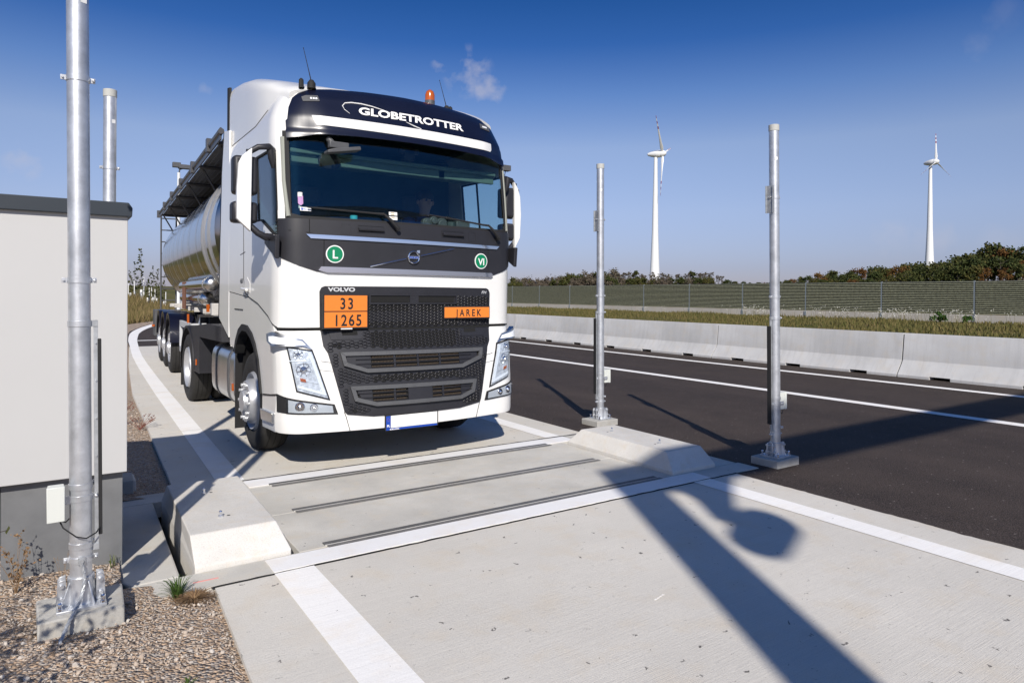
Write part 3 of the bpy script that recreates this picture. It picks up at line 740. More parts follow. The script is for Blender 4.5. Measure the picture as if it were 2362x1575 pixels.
# ------------------------------------------------------------ barrier segments
prof = [(0, 0), (0, .05), (.025, .08), (.175, .27), (.215, .34), (.275, .86), (.285, .88), (.405, .88), (.415, .86), (.475, .34), (.515, .27), (.665, .08), (.69, .05), (.69, 0)]
def barrier():
    root = empty('concrete_barrier')
    L = 4.70; b = MB(); N = 24
    nts = [(.60, .98), (2.15, 2.53), (3.70, 4.08)]
    cuts = sorted({0, .025, L - .045, L - .02} | {c for p in nts for c in p})
    for i in range(len(cuts) - 1):
        y0, y1 = cuts[i], cuts[i + 1]
        notch = any(abs(y0 - p[0]) < 1e-6 for p in nts)
        pr = prof if not notch else [(.012, .06)] + prof[2:-2] + [(.678, .06)]
        b.prism(pr, y0, y1, 'y')
    b.build('barrier_body', concb, root, smooth=20)
    f = MB()
    for p in nts: f.box(.2, .5, p[0] + .001, p[1] - .001, .0, .06)
    f.build('drain_slot', dark, root, smooth=0)
    return root
b0 = barrier(); first = True
names = {2: 'rightmost', 3: 'second', 4: 'third'}
js = [2.36 - 4.71 * 2 + 4.71 * i for i in range(24)]
for i, y in enumerate(js):
    o = b0 if first else copy_tree(b0); first = False
    o.location = (14.22, y, -.008)
    lab = 'pale concrete barrier segment in the row along the far road edge'
    if 2.0 < y < 3.0: lab = 'pale concrete barrier segment at the right picture edge, with dribble stains'
    elif 6.5 < y < 7.5: lab = 'pale concrete barrier segment seen between and behind the two right posts, nearest long one'
    elif 11 < y < 12.5: lab = 'pale concrete barrier segment behind the far right post'
    tag(o, lab, 'barrier', 'concrete barrier segments along the road')

# ------------------------------------------------------------ noise barrier
WX = 42.0
def noise_panel():
    root = empty('noise_barrier')
    p = MB()
    L = 5.05; nl = 18; z0 = .78; z1 = 2.62; dz = (z1 - z0) / nl
    p.box(.10, .16, .02, L - .02, z0, z1); p.build('backing', blackp, root, smooth=0)
    p = MB()
    for i in range(nl):
        z = z0 + i * dz
        p.prism([(.0, z + dz * .35), (.03, z + dz * .12), (.10, z), (.10, z + dz * .55), (.03, z + dz * .55)], .03, L - .05, 'y')
    p.build('slats', slatm, root, smooth=0)
    p = MB(); p.box(.02, .14, 0, L, -.2, z0 - .03); p.build('plinth', concw, root, smooth=0)
    p = MB(); p.box(.02, .15, -.03, .03, z0 - .06, z1 + .01); p.box(-.02, .15, -.07, .07, -.1, z0 - .06); p.build('post', postst, root, smooth=0)
    return root
slatm = mat('olive_slats', (.40, .41, .29), .7, var=.45, vscale=7)
n0 = noise_panel(); first = True
for i in range(30):
    o = n0 if first else copy_tree(n0); first = False
    o.location = (WX, 16.75 + (i - 5) * 5.07, -.05)
    tag(o, {5: 'olive slatted noise barrier bay under the right wind turbine', 4: 'olive slatted noise barrier bay at the right picture edge', 6: 'olive slatted noise barrier bay just right of the nearer right post', 10: 'olive slatted noise barrier bay in front of the left wind turbine'}.get(i, 'olive slatted noise barrier bay on a concrete plinth beyond the grass'), 'noise barrier', 'noise barrier bays beyond the road')

# ------------------------------------------------------------ wind turbines
def turbine(x, y, zb, hub, label, blades, yaw):
    root = tag(empty('wind_turbine', (x, y, zb)), label, 'wind turbine', 'wind turbines on the skyline')
    H = hub - zb
    t = MB(); t.lathe([(0, 4.6 * H / 115), (H * .06, 4.35 * H / 115), (H * .2, 3.6 * H / 115), (H * .4, 2.75 * H / 115), (H * .6, 2.35 * H / 115), (H * .85, 1.75 * H / 115), (H * .975, 1.55 * H / 115)], (0, 0, 0), 'z', 24)
    t.build('tower', turbm, root)
    t = MB(); t.lathe([(-4, 4.75 * H / 115), (H * .045, 4.48 * H / 115)], (0, 0, 0), 'z', 24); t.build('green_base', turbg, root)
    s = H / 115
    M = Matrix.Translation((0, 0, H)) @ Matrix.Rotation(yaw, 4, 'Z')
    n = MB(); n.lathe([(-7.6 * s, .1), (-6.8 * s, 1.2 * s), (-4 * s, 2.3 * s), (0, 3.1 * s), (3.2 * s, 3.3 * s), (4.0 * s, 3.0 * s)], (0, 0, 0), 'x', 20); n.xf(M); n.build('nacelle', turbm, root)
    n = MB(); n.lathe([(4.0 * s, 3.0 * s), (5.6 * s, 3.1 * s), (7.8 * s, 2.2 * s), (9.0 * s, 1.0 * s), (9.3 * s, .05)], (0, 0, 0), 'x', 20); n.xf(M); hb = n.build('hub', turbm, root)
    for (ang, ln) in blades:
        bl = MB(); secs = []
        for i in range(15):
            t_ = i / 14; r = (1.5 + ln * t_) * s
            ch = interp([(0, 1.5), (.12, 3.0), (.3, 1.9), (.6, 1.2), (1, .4)], t_) * s; th = interp([(0, 1.4), (.15, .9), (.5, .45), (1, .12)], t_) * s
            tw = 1.25 - .5 * t_
            ring = []
            for q in range(8):
                a_ = 2 * PI * q / 8; cx_, cy_ = ch / 2 * math.cos(a_) , th / 2 * math.sin(a_)
                ring.append(((6.0 + 1.2 * t_ * 0) * s + cx_ * math.sin(tw) - cy_ * math.cos(tw), cx_ * math.cos(tw) + cy_ * math.sin(tw), r))
            secs.append(ring)
        for i in range(14):
            red = i in (9, 11, 13)
            bl.mi = 1 if red else 0
            bl.add(secs[i] + secs[i + 1], [(q, (q + 1) % 8, 8 + (q + 1) % 8, 8 + q) for q in range(8)])
        bl.mi = 1; bl.add(secs[14], [tuple(range(8))])
        bl.xf(M @ Matrix.Rotation(ang, 4, 'X')); bl.build('blade', [turbm, redm], root)
    return root
turbine(430.5, 418, 10.0, 124.5, 'white wind turbine between the two right posts, blades up and down', [(math.radians(48), 37), (math.radians(168), 37), (math.radians(288), 37)], math.radians(-58))
turbine(546.4, 248, 22, 103.5, 'white wind turbine rising behind the autumn forest at the right', [(math.radians(2), 28), (math.radians(122), 28), (math.radians(242), 28)], math.radians(-98))

# ------------------------------------------------------------ overhead gantry behind the camera (throws the big shadow)
gy = -3.5
gt = tag(empty('sign_gantry', (.10, gy, 0)), 'overhead steel gantry arm casting the long shadow on the lane', 'gantry')
b = MB()
b.add([(-.34, -.12, -.05), (.02, -.12, -.05), (.02, .12, -.05), (-.34, .12, -.05), (-.06, -.12, 5.95), (.26, -.12, 5.95), (.26, .12, 5.95), (-.06, .12, 5.95)], [(0, 3, 2, 1), (4, 5, 6, 7), (0, 1, 5, 4), (1, 2, 6, 5), (2, 3, 7, 6), (3, 0, 4, 7)])
b.build('column', galvd, gt)
b = MB(); b.box(-.06, 13.5, -.15, .15, 5.95, 6.40); b.build('beam', galvd, gt)
b = MB(); b.box(10.2, 14.2, -.10, .10, 6.40, 6.6); b.build('beam_head', galvd, gt)
b = MB(); b.prism([(.42, 5.96), (1.22, 5.96), (.95, 5.72), (.66, 5.38), (.46, 5.30), (.52, 5.62)], -.05, .05, 'y'); b.build('bracket', galvd, gt)
b = MB(); b.cyl((.54, 0, 4.98), (.82, 0, 5.14), .17, .19, n=24); b.sph((.54, 0, 4.98), .17, 16); b.sph((.82, 0, 5.14), .19, 16); b.tube([(.56, 0, 5.36), (.66, 0, 5.22)], .09, 10); b.build('floodlight', boxm, gt)

# ------------------------------------------------------------ vegetation
def leafcloud(mb, c, rx, rz, n, size, rr, lumps=14, lo=.15):
    """leaf-sized quads gathered in clumps through the crown volume"""
    cl = []
    for _ in range(lumps):
        a_ = rr.uniform(0, 2 * PI); e = rr.uniform(-.75, 1); d = rr.uniform(.45, .95)
        cl.append(Vector((math.cos(a_) * d * rx * math.sqrt(max(.05, 1 - e * e * .8)), math.sin(a_) * d * rx * math.sqrt(max(.05, 1 - e * e * .8)), e * rz * .85)))
    for _ in range(n):
        k = rr.choice(cl); R = rx * rr.uniform(.18, .42)
        p = k + Vector((rr.gauss(0, .5), rr.gauss(0, .5), rr.gauss(0, .42))) * R + Vector(c)
        s = size * rr.uniform(.5, 1.3)
        u = Vector((rr.gauss(0, 1), rr.gauss(0, 1), rr.gauss(0, 1))).normalized(); w = u.cross(Vector((rr.gauss(0, 1), rr.gauss(0, 1), rr.gauss(0, 1)))).normalized()
        mb.add([p - u * s - w * s * .5, p + u * s * .2 - w * s, p + u * s + w * s * .3, p - u * s * .3 + w * s], [(0, 1, 2, 3)])
def tree_mesh(seed, h, w, kind):
    rr = random.Random(seed); t = MB()
    tk = .035 * h * (.6 if kind == 'thin' else 1)
    base = .45 if kind == 'thin' else .12
    top = (rr.uniform(-.04, .04) * h, rr.uniform(-.04, .04) * h, h * .82)
    t.tube([(0, 0, -.8), (0, 0, h * .25), (top[0] * .6, top[1] * .6, h * .55), top], [tk, tk * .8, tk * .45, tk * .12], 6)
    for i in range(9 if kind != 'thin' else 12):
        z = h * rr.uniform(.35 if kind != 'thin' else .42, .8); a_ = rr.uniform(0, 6.28); l = w * rr.uniform(.5, .95)
        p0 = Vector((top[0] * z / h, top[1] * z / h, z)); d = Vector((math.cos(a_), math.sin(a_), rr.uniform(.5, 1.1)))
        t.tube([p0, p0 + d * l * .5, p0 + d * l * .85 + Vector((0, 0, .1))], [tk * .35, tk * .2, tk * .06], 4)
    c = MB()
    if kind == 'thin': leafcloud(c, (top[0], top[1], h * .74), w * .8, h * .26, 520, .16, rr, 12)
    elif kind == 'pine': leafcloud(c, (0, 0, h * .72), w * .75, h * .26, 1100, .24, rr, 9)
    else: leafcloud(c, (0, 0, h * .56), w, h * .44, 1500, .27, rr, 22)
    return t, c
def make_tree(seed, h, w, kind, lm, name='broadleaf_tree'):
    root = empty(name); t, c = tree_mesh(seed, h, w, kind)
    t.build('trunk', bark, root); c.build('crown', lm, root, smooth=0)
    return root
FOREST = []
def place_tree(proto, used, x, y, s, label, cat, group, dz=0):
    o = proto if not used else copy_tree(proto)
    o.location = (x, y, terrain(x, y) - .2 + dz); o.scale = (s, s, s * random.uniform(.92, 1.08)); o.rotation_euler = (0, 0, random.uniform(0, 6.28))
    tag(o, label, cat, group)
    return o
kinds = {'green': (leaf_green, 'full', 'dense green tree in the autumn wood behind the noise barrier'),
         'orange': (leaf_orange, 'full', 'orange autumn tree in the wood behind the noise barrier'),
         'brown': (leaf_brown, 'full', 'brownish half bare tree in the distant wood behind the noise barrier'),
         'thin': (leaf_brown, 'thin', 'thin tall tree on the distant skyline beside the left turbine'),
         'pine': (leaf_green, 'pine', 'dark round-topped tree standing above the distant wood')}
protos = {}
for ki, (k_, (lm, kd, lab)) in enumerate(kinds.items()):
    protos[k_] = [[make_tree(100 + ki * 10 + i, 8.5 if kd == 'full' else 10, 3.6 if kd == 'full' else 2.3, kd, lm, 'broadleaf_tree'), False] for i in range(3)]
rt = random.Random(11)
def put(k_, az, d, s, dz=0):
    pr = rt.choice(protos[k_]); a_ = math.radians(az)
    place_tree(pr[0], pr[1], d * math.sin(a_), d * math.cos(a_), s, kinds[k_][2], 'tree', {'green': 'green trees of the wood', 'orange': 'orange trees of the wood', 'brown': 'brown trees of the distant wood', 'thin': 'thin skyline trees', 'pine': 'dark skyline trees'}[k_], dz)
    pr[1] = True
# target top elevation along the skyline (measured bearings)
TOP = [(33, .012), (34.2, .021), (36.5, .021), (40, .031), (44, .033), (48, .033), (50.5, .033), (52, .024), (54, .021), (55.5, .022), (58, .031), (61, .037), (64, .043), (67, .052), (70, .058), (73, .058), (80, .062)]
def top_scale(az, d, k_, f=1.0):
    want = 1.6 + interp(TOP, az) * d * f
    a_ = math.radians(az); z = terrain(d * math.sin(a_), d * math.cos(a_))
    hh = 8.5 if kinds[k_][1] == 'full' else 9.4
    return max(.35, (want - z) / hh)
az = 54.2
while az < 80:
    for row in range(3):
        d = 215 + row * 26 + rt.uniform(-8, 8); aa = az + rt.uniform(-.4, .4)
        k_ = rt.choices(['green', 'orange'], [.86, .16 if 60 < aa else .10])[0]
        if 68.5 < aa < 70.5 and row == 0: k_ = 'orange'
        s = top_scale(aa, d, k_, rt.uniform(.88, 1.08) * (.72 + .17 * row)); put(k_, aa, d, min(s, 2.0))
    az += .78
az = 33.6
while az < 50.6:
    for row in range(2):
        d = 330 + row * 30 + rt.uniform(-8, 8); aa = az + rt.uniform(-.25, .25)
        k_ = rt.choices(['brown', 'green'], [.75, .25])[0] if aa < 42.5 or row else rt.choices(['green', 'brown'], [.6, .4])[0]
        f = (1.0 + .13 * row) if aa < 42.5 else .80
        put(k_, aa, d, min(2.1, top_scale(aa, d, k_, rt.uniform(.88, 1.06) * f)))
    az += .55
for i in range(24):
    aa = 41.8 + i * .41 + rt.uniform(-.12, .12)
    put('thin', aa, 372 + rt.uniform(-10, 10), top_scale(aa, 372, 'thin', rt.uniform(.95, 1.08)))
for aa in (34.1, 35.4, 39.2, 44.3, 48.8): put('pine', aa, 350, top_scale(aa, 350, 'pine', 1.02))
for aa in (51.6, 52.1, 52.8, 53.4, 54.0): put('green', aa, 420, top_scale(aa, 420, 'green', .93))
# bare field strip on the rise
fl = MB(); q = 16
for i in range(q + 1):
    a_ = math.radians(50.0 + i * .45)
    for d in (395, 470, 560):
        x, y = d * math.sin(a_), d * math.cos(a_); fl.v.append((x, y, terrain(x, y) + .5 + (d > 400) * .6))
for i in range(q):
    for j in range(2): fl.f.append((i * 3 + j, i * 3 + j + 1, i * 3 + j + 4, i * 3 + j + 3)); fl.m.append(0)
struct(fl.build('field', mat('ploughed_field', (.22, .16, .12), .95, var=.3, vscale=.05)))

# young staked trees on the embankment at the left
def sapling(seed, h):
    rr = random.Random(seed); root = empty('young_tree'); t = MB()
    t.tube([(0, 0, 0), (.03, 0, h * .5), (0, .03, h)], [.022, .015, .006], 6)
    for i in range(7):
        z = h * rr.uniform(.35, .9); a_ = rr.uniform(0, 6.3); t.tube([(0, 0, z), (math.cos(a_) * .25, math.sin(a_) * .25, z + .28)], [.008, .003], 4)
    t.build('trunk', bark, root)
    c = MB()
    for i in range(7): leafcloud(c, (rr.gauss(0, .12), rr.gauss(0, .12), h * (.30 + .68 * i / 6)), .30 * (1.1 - i / 10), .26, 42, .06, rr, 4)
    c.build('crown', leaf_green, root, smooth=0)
    s = MB(); s.cyl((-.22, 0, 0), (-.22, 0, 1.9), .045, n=8); s.build('stake', whitep, root)
    s = MB(); s.cyl((0, 0, 0), (0, 0, .95), .10, n=8); s.build('trunk_guard', whitep, root)
    return root
sp = [[sapling(50 + i, 3.0 + .5 * i), False] for i in range(3)]
labs = ['thin young tree with white stake']
pos = [(301, .9), (311, 1.0), (326, 1.25), (341, .95), (353, 1.05), (362, .9), (371, .8), (378, .9)]
for i, (px, s) in enumerate(pos):
    dvec = pdir(px, 655); D = 57 + (i % 3) * 1.5; k_ = D / math.hypot(dvec.x, dvec.y)
    pr = sp[i % 3]; o = pr[0] if not pr[1] else copy_tree(pr[0]); pr[1] = True
    x, y = dvec.x * k_, dvec.y * k_
    o.location = (x, y, terrain(x, y) - .1); o.scale = (s * .7, s * .7, s * .82); o.rotation_euler = (0, 0, i * 1.3)
    tag(o, ['leftmost young tree on the embankment, next to the cabinet edge', 'second young staked tree from the left on the embankment', 'tallest thin young tree on the embankment, third from the left', 'fourth young tree from the left on the embankment, with a white stake',
            'fifth young tree from the left on the embankment', 'sixth young tree from the left on the embankment, in front of the sky', 'small young tree beside the rear ladder of the tank trailer', 'young tree mostly hidden behind the rear of the tank trailer'][i], 'young tree', 'staked young trees on the embankment')

# grass: blades along the median, by the plinth and on the embankment
gm = MB(); rg = random.Random(5)
def blade(mb, x, y, z, h, w, lean=.3):
    a_ = rg.uniform(0, 6.28); l = rg.uniform(-lean, lean) * h; b_ = rg.uniform(0, 6.28)
    dx, dy = math.cos(a_) * w, math.sin(a_) * w; lx, ly = math.cos(b_) * l, math.sin(b_) * l
    mb.add([(x - dx, y - dy, z), (x + dx, y + dy, z), (x + dx * .5 + lx * .5, y + dy * .5 + ly * .5, z + h * .6), (x + lx, y + ly, z + h)], [(0, 1, 2, 3)])
for _ in range(36000):
    t_ = rg.random(); x = 22 + 20 * (rg.random() ** .8); y = rg.uniform(.15, 1.75) * x * .9 + rg.uniform(-2, 2)
    pn = noise.noise(Vector((x * .25, y * .25, 0)))
    if pn < -.25 and rg.random() < .5: continue
    blade(gm, x, y, terrain(x, y), rg.uniform(.05, .19) * (1.15 + pn), .012 + x * .0004, .5)
stuff(gm.build('median_grass', grassm, smooth=0), 'yellowish green grass between barrier and noise wall', 'grass')
gm = MB()
for _ in range(26000):
    y = rg.uniform(33, 60); x = rg.uniform(-1, 9) + (y - 40) * .12
    if y < 35.5 + max(0, x - 1) * 2.2: continue
    blade(gm, x, y, terrain(x, y), rg.uniform(.25, .75), .02, .5)
stuff(gm.build('embankment_grass', grassm, smooth=0), 'tall grass on the embankment by the bend', 'grass')
# white flowering weeds along the plinth
fw = MB(); fs_ = MB()
for _ in range(190):
    x = rg.uniform(39.5, 41.7); y = rg.choice([rg.uniform(14, 46), rg.gauss(17, 1.2), rg.gauss(24, 1.0), rg.gauss(29.5, 1.0), rg.gauss(20.3, .6)]); z = terrain(x, y); h_ = rg.uniform(.25, .75)
    fs_.tube([(x, y, z), (x + rg.gauss(0, .06), y + rg.gauss(0, .06), z + h_)], [.008, .004], 3)
    for __ in range(4): fw.sph((x + rg.gauss(0, .07), y + rg.gauss(0, .07), z + h_ + rg.gauss(0, .05)), rg.uniform(.010, .020), 4)
o = fs_.build('wildflowers', grassm, smooth=0); stuff(o, 'white flowering weeds along the foot of the noise barrier', 'wildflowers')
fw.build('blossoms', flowerm, o, smooth=0)
for i, (x, y, s) in enumerate(((40.6, 17.9, .75), (41.0, 16.6, .5), (40.8, 12.6, .6))):
    c = MB(); rr = random.Random(70 + i); leafcloud(c, (0, 0, .35 * s), .6 * s, .4 * s, 260, .06, rr, 8)
    o = c.build('green_bush', leaf_mat('bush_green_%d' % i, (.02, .055, .01), (.04, .085, .015), (.05, .10, .02)), smooth=0); o.location = (x, y, terrain(x, y))
    tag(o, ['largest leafy green weed bush in front of the noise barrier plinth', 'small green weed bush beside a noise barrier post', 'low green weed bush by the plinth near the right edge'][i], 'bush')

# weeds near the scale
def tuft(loc, label, m, n, h, spread, name='grass_tuft'):
    b = MB()
    for _ in range(n):
        a_ = rg.uniform(0, 6.28); l = rg.uniform(.2, 1) * spread; hh = h * rg.uniform(.4, 1)
        ca, sa = math.cos(a_), math.sin(a_); w = .0016
        px, py = -sa * w, ca * w; r0 = rg.uniform(0, .025)
        P = [(ca * (r0 + l * t), sa * (r0 + l * t), hh * (1 - (1 - t) ** 2) * (1 if t < .8 else .95)) for t in (0, .35, .7, 1)]
        b.v += [q for p in P for q in ((p[0] - px * (1 if p is not P[3] else .2), p[1] - py, p[2]), (p[0] + px, p[1] + py, p[2]))]
        o_ = len(b.v) - 8
        for k in range(3): b.f.append((o_ + 2 * k, o_ + 2 * k + 1, o_ + 2 * k + 3, o_ + 2 * k + 2)); b.m.append(0)
    o = b.build(name, m, smooth=0); o.location = loc
    return tag(o, label, 'plant')
greeng = leaf_mat('fresh_grass', (.03, .07, .012), (.06, .10, .02), (.14, .14, .05))
tuft((.535, 3.93, -.01), 'small green grass tuft at the front corner of the left edge slab', greeng, 110, .10, .095)
tuft((.60, 3.86, -.01), 'flat dry straw-coloured weed beside the green grass tuft', drygm, 420, .035, .10, 'dry_weed')
def twigs(loc, label, n, h, sp_, m, name='dry_shrub', leaves=0, lm=None, cat='plant', r0=.0022):
    b = MB(); c = MB()
    for _ in range(n):
        a_ = rg.uniform(0, 6.28); l = rg.uniform(.2, 1) * sp_; hh = h * rg.uniform(.5, 1)
        P = [Vector((0, 0, 0)), Vector((math.cos(a_) * l * .4, math.sin(a_) * l * .4, hh * .5)), Vector((math.cos(a_) * l, math.sin(a_) * l, hh))]
        b.tube(P, [r0, r0 * .75, r0 * .3], 4)
        for k in range(7):
            t = rg.uniform(.3, 1); q = P[1].lerp(P[2], t) if t > .5 else P[0].lerp(P[1], t * 2); e = q + Vector((rg.gauss(0, .22), rg.gauss(0, .22), rg.uniform(.05, .3))) * h * .35
            b.tube([q, e], [r0 * .5, r0 * .2], 3)
            for _2 in range(leaves):
                p = q.lerp(e, rg.random()); s = rg.uniform(.006, .02) * (h + .3); u = Vector((rg.gauss(0, 1), rg.gauss(0, 1), rg.gauss(0, 1))).normalized(); w = u.orthogonal().normalized()
                c.add([p - u * s, p + w * s * .5, p + u * s, p - w * s * .5], [(0, 1, 2, 3)])
    if leaves:
        root = empty(name, loc); b.build('stem', m, root, smooth=0); c.build('foliage', lm, root, smooth=0); o = root
    else: o = b.build(name, m, smooth=0); o.location = loc
    return tag(o, label, cat)
twigs((-.17, 4.36, .02), 'tall dry brown weed standing in front of the grey cabinet plinth', 9, .36, .10, drygm, leaves=3, lm=drygm, name='dry_weed', r0=.0016)
twigs((.03, 4.34, .02), 'thin bent dry stalk in front of the cabinet plinth', 4, .18, .06, drygm, name='dry_weed', r0=.0013)
twigs((.60, 9.4, -.02), 'reddish dry shrub on the gravel just behind the cabinet edge', 26, .34, .30, mat('red_stalks', (.20, .075, .055), .9), name='dry_shrub', leaves=3, lm=leaf_mat('red_twigs', (.15, .06, .04), (.22, .11, .08), (.26, .16, .12)), r0=.003)
twigs((.82, 9.05, -.02), 'small reddish shrub next to the concrete lane edge', 14, .18, .22, MATS['red_stalks'], name='dry_shrub', leaves=4, lm=MATS['red_twigs'], r0=.003)
tuft((.27, 4.50, .02), 'short grass blades at the right foot of the cabinet', greeng, 14, .08, .05)
tuft((.45, 3.02, .0), 'tiny green weed in the gravel near the bottom edge', greeng, 26, .025, .035, 'small_weed')
# leafy shrub just outside the left picture edge; its shadow falls on plinth and gravel
twigs((-.62, 2.75, .0), 'leafy shrub standing at the left of the gravel verge', 20, 1.15, .38, bark, name='leafy_shrub', leaves=5, lm=leaf_green, cat='shrub', r0=.006)

# rear lamp mast far behind the tanker
d_ = pdir(412, 520); k_ = 46 / math.hypot(d_.x, d_.y)
lp = tag(empty('lamp_post', (d_.x * k_, d_.y * k_, 0)), 'slim white lamp post with dark lantern far behind the tank trailer', 'lamp post')
b = MB(); b.cyl((0, 0, 0), (0, 0, 8.9), .13, .085, n=10); b.build('pole', turbm, lp)
b = MB(); b.box(-.02, .75, -.18, .18, 9.15, 9.4); b.tube([(0, 0, 8.8), (.05, 0, 9.1), (.3, 0, 9.2)], .05, 6); b.box(-.35, .1, -.15, .15, 9.2, 9.5); b.build('lantern', gryp, lp, bevel=.05)

# ------------------------------------------------------------ tractor unit
# surface of the cab: u runs round the plan outline from the centre line, z is height
YC = [(.30, -.08), (.38, -.11), (.60, -.11), (1.0, -.05), (1.28, .03), (2.1, .03), (2.28, .04), (3.0, .14), (3.2, .15), (3.4, .175), (3.48, .21), (3.54, .28), (3.58, .40)]
WW = [(.3, 1.23), (.4, 1.25), (3.0, 1.25), (3.2, 1.23), (3.4, 1.165), (3.48, 1.10), (3.54, 1.02), (3.58, .94)]
RR = [(.3, .28), (1.2, .26), (2.2, .24), (3.0, .24), (3.2, .27), (3.5, .36)]
BB = [(.3, .12), (.6, .12), (1.28, .08), (2.2, .08), (3.0, .09), (3.45, .12)]
def plan(u, z, off=0.0):
    s = 1 if u >= 0 else -1; u = abs(u)
    yc = interp(YC, z); W = interp(WW, z); r = interp(RR, z); b = interp(BB, z)
    x1 = W - r; a = 0
    for _ in range(5):
        a = math.atan(2 * b / x1); x1 = W - r * (1 - math.sin(a))
    L = r * (PI / 2 - a)
    if u <= x1:
        x = u; y = yc + b * (u / x1) ** 2; m = 2 * b * u / x1 ** 2; n = math.hypot(m, 1); nx, ny = m / n, -1 / n
    elif u <= x1 + L:
        t = a + (u - x1) / r; x = x1 + r * (math.sin(t) - math.sin(a)); y = yc + b + r * (math.cos(a) - math.cos(t)); nx, ny = math.sin(t), -math.cos(t)
    else:
        x = W; y = yc + b + r * math.cos(a) + (u - x1 - L); nx, ny = 1, 0
    return (s * (x + nx * off), y + ny * off, z)
def uside(y, z):
    yc = interp(YC, z); W = interp(WW, z); r = interp(RR, z); b = interp(BB, z); x1 = W - r
    for _ in range(5):
        a = math.atan(2 * b / x1); x1 = W - r * (1 - math.sin(a))
    return x1 + r * (PI / 2 - a) + y - (yc + b + r * math.cos(a))
def patch(mb, poly, off=0.0, thick=.02, du=.05, dz=.08, offf=None, holes=()):
    """polygon in (u,z) laid onto the cab surface with a real thickness"""
    bm = bmesh.new(); vs = [bm.verts.new((p[0], p[1], 0)) for p in poly]; bm.faces.new(vs)
    us = [p[0] for p in poly]; zs = [p[1] for p in poly]
    def cuts(a, b, d):
        k = math.ceil(a / d); out = []
        while k * d < b - 1e-4:
            if k * d > a + 1e-4: out.append(k * d)
            k += 1
        return out
    for c in cuts(min(us), max(us), du): bmesh.ops.bisect_plane(bm, geom=bm.verts[:] + bm.edges[:] + bm.faces[:], plane_co=(c, 0, 0), plane_no=(1, 0, 0), dist=1e-5)
    for c in cuts(min(zs), max(zs), dz): bmesh.ops.bisect_plane(bm, geom=bm.verts[:] + bm.edges[:] + bm.faces[:], plane_co=(0, c, 0), plane_no=(0, 1, 0), dist=1e-5)
    bm.verts.index_update(); o = len(mb.v); n = len(bm.verts)
    for v in bm.verts: mb.v.append(plan(v.co.x, v.co.y, offf(v.co.x, v.co.y) if offf else off))
    for v in bm.verts: mb.v.append(plan(v.co.x, v.co.y, (offf(v.co.x, v.co.y) if offf else off) - thick))
    for f in bm.faces:
        ix = [v.index for v in f.verts]; mb.f.append(tuple(i + o for i in ix)); mb.f.append(tuple(i + o + n for i in reversed(ix))); mb.m += [mb.mi] * 2
    for e in bm.edges:
        if len(e.link_faces) == 1:
            a, b = e.verts[0].index, e.verts[1].index; mb.f.append((a + o, b + o, b + o + n, a + o + n)); mb.m.append(mb.mi)
    bm.free(); return mb
def stext(mb, txt, u, z, size, off=.012, bold=0, sx=1, shear=0, sp=1, align='CENTER', rot=0, th=None):
    vs, fs = text2d(txt, size, bold, sx, shear, sp, align)
    ca, sa = math.cos(rot), math.sin(rot)
    mb.add([plan(u + x * ca - y * sa, z + x * sa + y * ca, th(u + x, z + y) + off if th else off) for x, y in vs], fs)
def ssym(poly): return [(-u, z) for u, z in reversed(poly)]
def mirror_pts(half):  # half outline with u>=0 from bottom centre to top centre -> full polygon
    return half + [(-u, z) for u, z in reversed(half) if abs(u) > 1e-6]
def rpoly(cx_, cz_, r, n=24, rz=None): return [(cx_ + r * math.cos(2 * PI * i / n), cz_ + (rz or r) * math.sin(2 * PI * i / n)) for i in range(n)]
def inpoly(x, y, poly):
    c = False; j = len(poly) - 1
    for i in range(len(poly)):
        if (poly[i][1] > y) != (poly[j][1] > y) and x < (poly[j][0] - poly[i][0]) * (y - poly[i][1]) / (poly[j][1] - poly[i][1]) + poly[i][0]: c = not c
        j = i
    return c
def inset(poly, d):
    n = len(poly); out = []
    area = sum(poly[i][0] * poly[(i + 1) % n][1] - poly[(i + 1) % n][0] * poly[i][1] for i in range(n)); sg = 1 if area > 0 else -1
    for i in range(n):
        p0, p1, p2 = Vector(poly[i - 1]), Vector(poly[i]), Vector(poly[(i + 1) % n])
        a = (p1 - p0).normalized(); b = (p2 - p1).normalized(); na = Vector((-a.y, a.x)) * sg; nb = Vector((-b.y, b.x)) * sg
        m = (na + nb); m = m / max(.3, m.length_squared) * 2 if m.length > 0 else na
        out.append(tuple(p1 + m * d * .5 * 1.0 if False else p1 + (na + nb) / max(.35, 1 + na.dot(nb)) * d))
    return out
def frame(mb, poly, w, off, thick):
    ins = inset(poly, w); n = len(poly)
    for i in range(n):
        j = (i + 1) % n; patch(mb, [poly[i], poly[j], ins[j], ins[i]], off, thick, du=.08, dz=.2)

